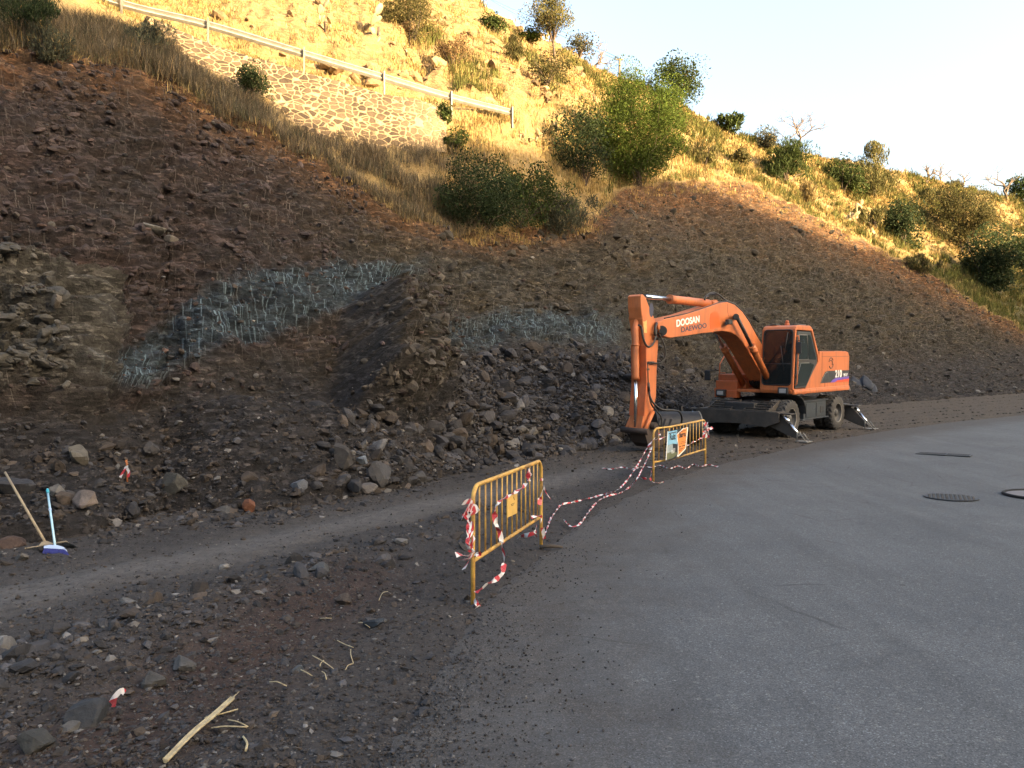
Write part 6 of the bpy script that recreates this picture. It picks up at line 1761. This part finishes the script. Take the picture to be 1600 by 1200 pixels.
tape("short tape streamer tied to the upper right post of the nearest barrier",
     [dict(pts=[b1(692, 280, .03), b1(680, 310, .05), b1(668, 350, .05), b1(658, 410, .05)], width=0.07, twist=2, seed=31, phase=1.3),
      dict(pts=[b1(694, 280, .03), b1(706, 320, .05), b1(740, 368, .06)], width=0.016, twist=3, seed=32, phase=1.2),
      dict(pts=[b1(664, 226, .03), b1(684, 228, .03), b1(686, 224, .02)], width=0.03, twist=0, seed=33, phase=1.5)])
tape("white tape knot high on a bar of the nearest barrier below its top rail",
     [dict(pts=[b1(590, 160, .03), b1(578, 195, .04), b1(585, 238, .04)], width=0.06, twist=1, seed=34, phase=1.4),
      dict(pts=[b1(572, 175, .03), b1(600, 190, .04), b1(580, 215, .03)], width=0.03, twist=4, seed=35, phase=1)])
tape("tape scrap around the foot of the left post of the nearest barrier",
     [dict(pts=[b1(190, 1095, .03), b1(205, 1115, .05), b1(222, 1150, .05), b1(195, 1160, .05)], width=0.06, twist=4, seed=36, phase=1.2)])
tape("tangle of pale tape at the nearest barrier's lower right corner",
     [dict(pts=[b1(600, 500, .03), b1(640, 490, .05), b1(672, 495, .04), b1(668, 540, .05)], width=0.04, twist=6, seed=37, phase=1),
      dict(pts=[b1(640, 560, .0), b1(628, 600, .02), b1(632, 640, .0)], width=0.04, twist=4, seed=38, phase=1.2),
      dict(pts=[b1(620, 615, -.02), b1(570, 628, -.10), b1(530, 638, -.2), b1(500, 660, -.25)], width=0.05, twist=5, seed=39, phase=.8),
      dict(pts=[b1(680, 575, .03), b1(690, 620, .04), b1(694, 655, .04)], width=0.05, twist=3, seed=40, phase=1.3)])
# on the far barrier
tape("tape wound on the left post of the farther barrier with a loose white end",
     [dict(pts=[b2(x, y, .05) for x, y in ((250, 380), (200, 430), (160, 490), (150, 520), (185, 540), (175, 585))], width=0.06, twist=4, seed=41, phase=1.2),
      dict(pts=[b2(x, y, .05) for x, y in ((335, 300), (320, 350), (290, 400), (240, 400))], width=0.05, twist=4, seed=42, phase=1.2),
      dict(pts=[b2(x, y, .03) for x, y in ((320, 405), (380, 372), (440, 350))], width=0.03, twist=5, seed=43, phase=1.2)])
tape("ragged bunch of tape around the right post of the farther barrier",
     [dict(pts=[b2(1110 + dx, 110, .04), b2(1140 - dx, 180, .06), b2(1120 + dx, 260, .05), b2(1110 + 2 * dx, 370, .05)], width=0.07, twist=5, crump=1, seed=44 + k, phase=k) for k, dx in enumerate((-14, 10, 30))] +
     [dict(pts=[b2(1150, 190, .04), b2(1185, 215, .06), b2(1240, 195, .07)], width=0.06, twist=3, seed=48, phase=1.2),
      dict(pts=[b2(1070, 275, .03), b2(1130, 255, .05), b2(1165, 240, .04)], width=0.05, twist=3, seed=49, phase=1.3)])
tape("tape strip strung across the right half of the farther barrier",
     [dict(pts=[b2(x, y, .03) for x, y in ((800, 505), (850, 480), (900, 445), (960, 425), (1010, 390), (1090, 365))], width=0.035, twist=8, seed=50, phase=1)])
tape("tape lying on the ground round the left foot of the farther barrier",
     [dict(pts=[Vector(ground_hit(*z3(x, y))) + Vector((0, 0, .03)) for x, y in ((0, 1075), (60, 1090), (110, 1092))], width=0.05, twist=4, seed=51),
      dict(pts=[b2(195, 930, .0), b2(185, 1010, .02), b2(180, 1075, .04), b2(220, 1120, .05), b2(300, 1135, .06), b2(400, 1140, .06)], width=0.06, twist=4, seed=52, phase=1.0)])
tape("tape lying loosely on the dirt behind the farther barrier",
     [dict(pts=[Vector(ground_hit(*p)) + Vector((0, 0, .04)) for p in ((940, 734), (955, 736), (972, 733), (988, 736), (1004, 732), (1018, 733), (1032, 730), (1046, 735), (1060, 731), (1072, 735), (1084, 728), (1094, 732), (1106, 729), (1122, 732))], width=0.035, twist=5, crump=1, seed=53)])
p_, _ = spot(185, 752)
tape("small red and white ribbon tied to a stick on the bank right of the brooms",
     [dict(pts=[p_ + np.array(q) for q in ((0, -.05, .20), (-.05, -.07, .10), (-.10, -.08, .0))], width=0.05, twist=1, seed=54, phase=1.4),
      dict(pts=[p_ + np.array(q) for q in ((0.0, -.05, .20), (.05, -.07, .13), (.04, -.08, .06))], width=0.05, twist=1, seed=55, phase=1.4),
      dict(pts=[p_ + np.array(q) for q in ((-.03, -.04, .18), (.03, -.06, .21), (.0, -.03, .17))], width=0.04, twist=1, seed=56, phase=1.4)])
bm = bmesh.new(); tube(bm, [(0, 0, -0.1), (0.0, 0, 0.17), (-0.012, 0, 0.30)], 0.013, 8)
for k in range(3): tube(bm, [(-0.01, 0, 0.20 + .02 * k), (0.02 - .02 * k, -0.015, 0.25 + .02 * k)], 0.006, 5)
o = bm_link("marker_stick", bm, simple_mat("orange_brown_stake", (0.33, 0.12, 0.045), 0.8), None); o.location = p_ + np.array([0, -0.02, 0])
tag(o, "short orange-brown stake in the bank carrying the red and white ribbon", "stake")
p_ = ground_hit(181, 1112)
tape("crumpled red tape scrap on the near berm beside the large dark slate boulder",
     [dict(pts=[p_ + np.array(q) for q in ((-.03, 0, .05), (.0, -.01, .09), (.03, 0, .12), (.04, .02, .10))], width=0.035, twist=1, seed=57, phase=1.3),
      dict(pts=[p_ + np.array(q) for q in ((.0, 0, .08), (-.01, -.01, .03), (-.03, 0, .01))], width=0.03, twist=2, seed=58, phase=1.3)])

# ------------------------------------------------------------------ brooms leaning on the bank
MAT_BLUEP = simple_mat("pale_blue_plastic", (0.42, 0.52, 0.72), 0.4, 0.0, 0.1, 10.0)
MAT_BLUEH = simple_mat("light_blue_metal_tube", (0.36, 0.56, 0.68), 0.35, 0.1, 0.08, 10.0)
MAT_CYAN = simple_mat("cyan_plastic_grip", (0.03, 0.30, 0.42), 0.4, 0.0, 0.1, 10.0)
MAT_BRIS = simple_mat("blue_broom_bristles", (0.045, 0.055, 0.26), 0.8, 0.0, 0.3, 60.0)
MAT_DBRIS = simple_mat("dark_broom_bristles", (0.022, 0.024, 0.024), 0.85, 0.0, 0.3, 60.0)
def broom(label, base, top, half, dirx, m_h, m_tip, m_head, m_br, r, hh, bl, brace=False):
    root = empty("broom", base); tag(root, label, "broom", "brooms leaning on the bank")
    B = Vector(base); Tp = Vector(top) - B; U = Vector(dirx).normalized(); dz = Tp.normalized()
    F_ = U.cross(dz).normalized()
    h0 = dz * (bl + hh)
    bm = bmesh.new(); tube(bm, [h0, h0 + (Tp - h0) * 0.5, Tp], [r, r, r * 0.95], 10); hd = bm_link("handle", bm, m_h, root)
    if m_tip is not None:
        bm = bmesh.new(); tube(bm, [Tp * 0.93, Tp * 0.985, Tp * 1.0], [r * 1.35, r * 1.35, r * 0.9], 10); bm_link("grip", bm, m_tip, hd)
        bm = bmesh.new(); tube(bm, [Tp * 0.66, Tp * 0.69], r * 1.3, 10); bm_link("collar", bm, m_head, hd)
    R3 = Matrix((U, F_, dz)).transposed()
    bm = bmesh.new()
    pl = [(-half, bl), (half, bl), (half * 0.96, bl + hh * 0.6), (half * 0.35, bl + hh), (-half * 0.35, bl + hh), (-half * 0.96, bl + hh * 0.6)]
    if brace: pl = [(-half, bl), (half, bl), (half, bl + hh * 0.5), (-half, bl + hh * 0.5)]
    prism(bm, pl, -0.035, 0.035, 0.006)
    if brace: prism(bm, [(-0.10, bl + hh * 0.5), (0.10, bl + hh * 0.5), (0.03, bl + hh * 2.4), (-0.03, bl + hh * 2.4)], -0.015, 0.015, 0.003)
    bmesh.ops.transform(bm, matrix=R3.to_4x4(), verts=bm.verts); bm_link("head", bm, m_head, root)
    r_ = np.random.default_rng(9); Vs = []; n = 900
    bx = r_.uniform(-half, half, n); by = r_.uniform(-0.03, 0.03, n); fl = 1 + 0.18 * np.abs(bx) / half
    a = np.stack([bx, by, np.full(n, bl)], 1); b = np.stack([bx * fl + r_.normal(0, .008, n), by * 1.7 + r_.normal(0, .006, n), r_.uniform(-0.01, 0.012, n)], 1)
    w = np.array([0.004, 0, 0]); w2 = np.array([0, 0.004, 0])
    V = np.concatenate([np.stack([a - w, a + w, b + w, b - w], 1), np.stack([a - w2, a + w2, b + w2, b - w2], 1)]).reshape(-1, 3)
    V = V @ np.array(R3).T
    link("bristles", np_mesh("bristles", V, np.arange(len(V)).reshape(-1, 4)), m_br, root)
g = ground_hit(88, 868)
broom("broom with light blue handle and blue bristles leaning on the bank", g, at(74, 764, g[1] + 0.62), 0.125, (1, -0.12, -0.03), MAT_BLUEH, MAT_CYAN, MAT_BLUEP, MAT_BRIS, 0.0125, 0.055, 0.075)
g = ground_hit(78, 860); tp = at(8, 738, g[1] + 0.80)
broom("wide push broom with bare wooden handle and dark bristles leaning behind the blue broom", g, tp, 0.25, (1, -0.06, 0.18), MAT_WOOD, None, MAT_WOOD, MAT_DBRIS, 0.014, 0.035, 0.07, True)

# ------------------------------------------------------------------ dry reeds and straw on the verge
MAT_REED = simple_mat("dry_split_reed", (0.42, 0.35, 0.21), 0.75, 0.0, 0.3, 25.0, dirt=(0.16, 0.11, 0.06), dirt_amt=0.6)
def gpt(px, py, dz=0.0):
    g, _ = spot(px, py); return Vector(g) + Vector((0, 0, dz))
def reed(name, label, pts, r, group=None, split=False):
    O = gpt(*pts[0][:2])
    P = [gpt(p[0], p[1], p[2] if len(p) > 2 else 0.02) - O for p in pts]
    bm = bmesh.new()
    if split:
        for dx, rr in ((0.0, 1.0), (0.012, 0.7), (-0.011, 0.6)):
            q = [p + Vector((dx, -dx * 0.7, abs(dx) * 0.5)) for p in P]
            tube(bm, catmull(q, 4), r * rr, 7)
        for k in range(4):
            e = P[-1]; tube(bm, [P[-1] - (P[-1] - P[-2]) * 0.4, e + Vector((0.012 * (k - 1.5), 0.02 * k, 0.006 * k))], [r * 0.5, r * 0.12], 5)
    else: tube(bm, catmull(P, 4), [r] * (4 * (len(P) - 1) + 1), 6)
    o = bm_link(name, bm, MAT_REED); o.location = O
    tag(o, label, "reed", group)
reed("reed_stalk", "long thick split dry reed lying at the bottom edge of the verge", [(258, 1204, .03), (300, 1166, .05), (335, 1135, .05), (363, 1108, .05)], 0.0105, None, True)
reed("reed_stalk", "thin bent reed lying to the right of the long split reed's broken end", [(330, 1148), (352, 1150), (386, 1152)], 0.004, "dry reeds and straws")
reed("reed_stalk", "short curled strip of reed at the bottom edge right of the long split reed", [(380, 1168), (386, 1178), (384, 1188)], 0.006, "dry reeds and straws")
reed("reed_stalk", "dark reed crossing just above the broken end of the long split reed", [(320, 1135), (345, 1125), (372, 1118)], 0.004, "dry reeds and straws")
for px0, py0, px1, py1 in [(488, 1033, 526, 1050), (527, 1006, 552, 1018), (548, 1020, 552, 1036), (470, 1060, 488, 1066), (503, 1057, 510, 1070), (421, 1078, 448, 1084), (540, 1048, 552, 1038), (592, 946, 606, 932), (500, 974, 518, 977), (560, 980, 578, 985), (356, 1140, 388, 1150), (500, 1048, 506, 1036)]:
    reed("straw", "thin pale straw lying on the dark gravel of the near verge", [(px0, py0), (0.5 * (px0 + px1) + random.uniform(-2, 2), 0.5 * (py0 + py1) + random.uniform(-2, 2), .03), (px1, py1)], 0.0032, "thin straws on the verge")
o_bm = bmesh.new(); a_ = Vector(R1_)
tube(o_bm, [Vector((0, 0, .03)), Vector((0.12, 0.0, .04)), Vector((0.26, 0.02, .025))], [0.022, 0.026, 0.014], 7)
o = bm_link("stick", o_bm, MAT_DWOOD); o.location = a_ + Vector((-0.02, -0.06, 0)); tag(o, "dark stick lying on the asphalt at the right foot of the nearest barrier", "stick")

# ------------------------------------------------------------------ covers and gratings in the road
MAT_IRON = simple_mat("cast_iron", (0.030, 0.032, 0.036), 0.6, 0.3, 0.3, 20.0, bump=0.1)
MAT_VOID = simple_mat("dark_pit", (0.006, 0.006, 0.007), 0.9)
MAT_CONC = simple_mat("concrete_collar", (0.13, 0.125, 0.135), 0.9, 0.0, 0.15, 12.0)
def grate(label, px, py, L_, Wd):
    g = ground_hit(px, py); root = empty("drain_grate", g + np.array([0, 0, 0.016])); root.rotation_euler = (math.atan(SL) * 0.98, 0, math.radians(-38))
    tag(root, label, "drain", "drain gratings in the asphalt")
    bm = bmesh.new()
    for sx, sy, lx, ly in ((0, Wd / 2, L_, .03), (0, -Wd / 2, L_, .03), (L_ / 2, 0, .03, Wd), (-L_ / 2, 0, .03, Wd)): box(bm, (sx, sy, 0.0), (lx, ly, 0.014))
    bm_link("frame", bm, MAT_IRON, root)
    bm = bmesh.new()
    for k in range(12): box(bm, (-L_ / 2 + L_ * (k + 0.5) / 12, 0, 0.0), (0.022, Wd - 0.03, 0.010))
    bm_link("grid", bm, MAT_IRON, root)
    bm = bmesh.new(); box(bm, (0, 0, -0.004), (L_ - 0.03, Wd - 0.03, 0.004)); bm_link("pit", bm, MAT_VOID, root)
grate("left half of the dark iron drain grating pair set in the asphalt", 1456, 710, 0.62, 0.34)
grate("right half of the dark iron drain grating pair set in the asphalt", 1493, 712, 0.62, 0.34)
def manhole(label, px, py, R, collar=0.0, kind="manhole_cover"):
    g = ground_hit(px, py); root = empty(kind, g + np.array([0, 0, 0.014])); root.rotation_euler = (math.atan(SL) if g[1] > 15 else 0.0, 0, 0.3)
    tag(root, label, "manhole cover")
    circ = lambda r_, n=40: [(r_ * math.cos(a), r_ * math.sin(a)) for a in np.linspace(0, 2 * math.pi, n, endpoint=False)]
    bm = bmesh.new(); prism(bm, circ(R), -0.01, 0.004, 0, 'z'); bm_link("disc", bm, MAT_IRON, root)
    bm = bmesh.new()
    n = 9
    for i in range(-n, n + 1):
        for j in range(-n, n + 1):
            x, y = i * R / n, j * R / n
            if x * x + y * y < (R * 0.92) ** 2 and (i + j) % 2 == 0: box(bm, (x, y, 0.005), (R / n * 0.8, R / n * 0.5, 0.006))
    bm_link("tread_pattern", bm, MAT_STEELD, root)
    if collar:
        bm = bmesh.new(); a, b = circ(R + 0.015), circ(R + collar)
        va = [bm.verts.new((*p, 0.004)) for p in a]; vb = [bm.verts.new((*p, 0.004)) for p in b]
        for i in range(len(a)): bm.faces.new((va[i], va[(i + 1) % len(a)], vb[(i + 1) % len(a)], vb[i]))
        bm_link("collar", bm, MAT_CONC, root)
        bm = bmesh.new(); tube(bm, [(*p, 0.002) for p in circ(R + collar + 0.01)] + [(R + collar + 0.01, 0, 0.002)], 0.03, 6, caps=False); bm_link("tar_seal", bm, MAT_VOID, root)
manhole("round cast iron manhole cover with raised pattern in the asphalt below the drain gratings", 1486, 778, 0.40)
manhole("round manhole with a pale collar and dark tar ring, cut off by the right edge", 1640, 776, 0.34, 0.30)

# dark tarpaulin bundle behind the machine
P, nrm_ = surf(1347, 606); m = P[1] / FPX
tv, tf = rock_shape(3, 77, 14, 1.0); tv = tv / np.abs(tv).max(0)
Vs_, Fs_, b_ = [], [], 0
for dx, dz, w_, h_ in ((0, 0, 15, 10), (-14, 3, 10, 8), (12, -3, 8, 7), (4, 6, 9, 6)):
    V = tv * np.array([w_ * m, 14 * m, h_ * m]) * (1 + 0.22 * ridged(tv * 1.4 + dx, 1.6, 3)[:, None])
    V[:, 2] += 0.6 * V[:, 1]
    Vs_.append(V + np.array([dx * m, 0, dz * m])); Fs_.append(tf + b_); b_ += len(V)
V = np.concatenate(Vs_); tf = np.concatenate(Fs_)
o = link("tarpaulin_bundle", np_mesh("tarpaulin_bundle", V, tf, smooth=True), simple_mat("dark_blue_plastic_sheet", (0.010, 0.015, 0.026), 0.8, 0.0, 0.4, 5.0)); o.location = P + np.array([0, 0.15, 2 * m])
tag(o, "dark blue plastic-covered bundle on the slope just behind the excavator's rear", "bundle")

# ------------------------------------------------------------------ utility pole and overhead wires on the crest
pb, _ = surf(968, 128); m = pb[1] / FPX
pole = empty("utility_pole", pb); tag(pole, "thin grey utility pole on the crest left of the big bush", "pole")
bm = bmesh.new(); tube(bm, [(0, 0, -0.5), (0, 0, 36 * m)], [0.10, 0.075], 10); bm_link("post", bm, MAT_TWIG, pole)
bm = bmesh.new(); box(bm, (0, 0, 34 * m), (0.5, 0.08, 0.08)); bm_link("crossarm", bm, MAT_TWIG, pole)
for k in range(2):
    a = Vector(at(700 + 6 * k, -42, 60)); b = Vector(at(838, 30 + 8 * k, 62)); e = pb + np.array([0.2 * (1 - 2 * k), 0, 34 * m])
    O = a.copy()
    pts = catmull([a - O, (a + b) / 2 - O - Vector((0, 0, 0.25)), b - O, Vector(e) - O], 8)
    bm = bmesh.new(); tube(bm, pts, 0.013, 5)
    o = bm_link("overhead_wire", bm, MAT_HOSE); o.location = O
    tag(o, ["upper thin overhead wire crossing the sky left of the tall olive tree", "lower thin overhead wire crossing the sky left of the tall olive tree"][k], "wire", "overhead wires")
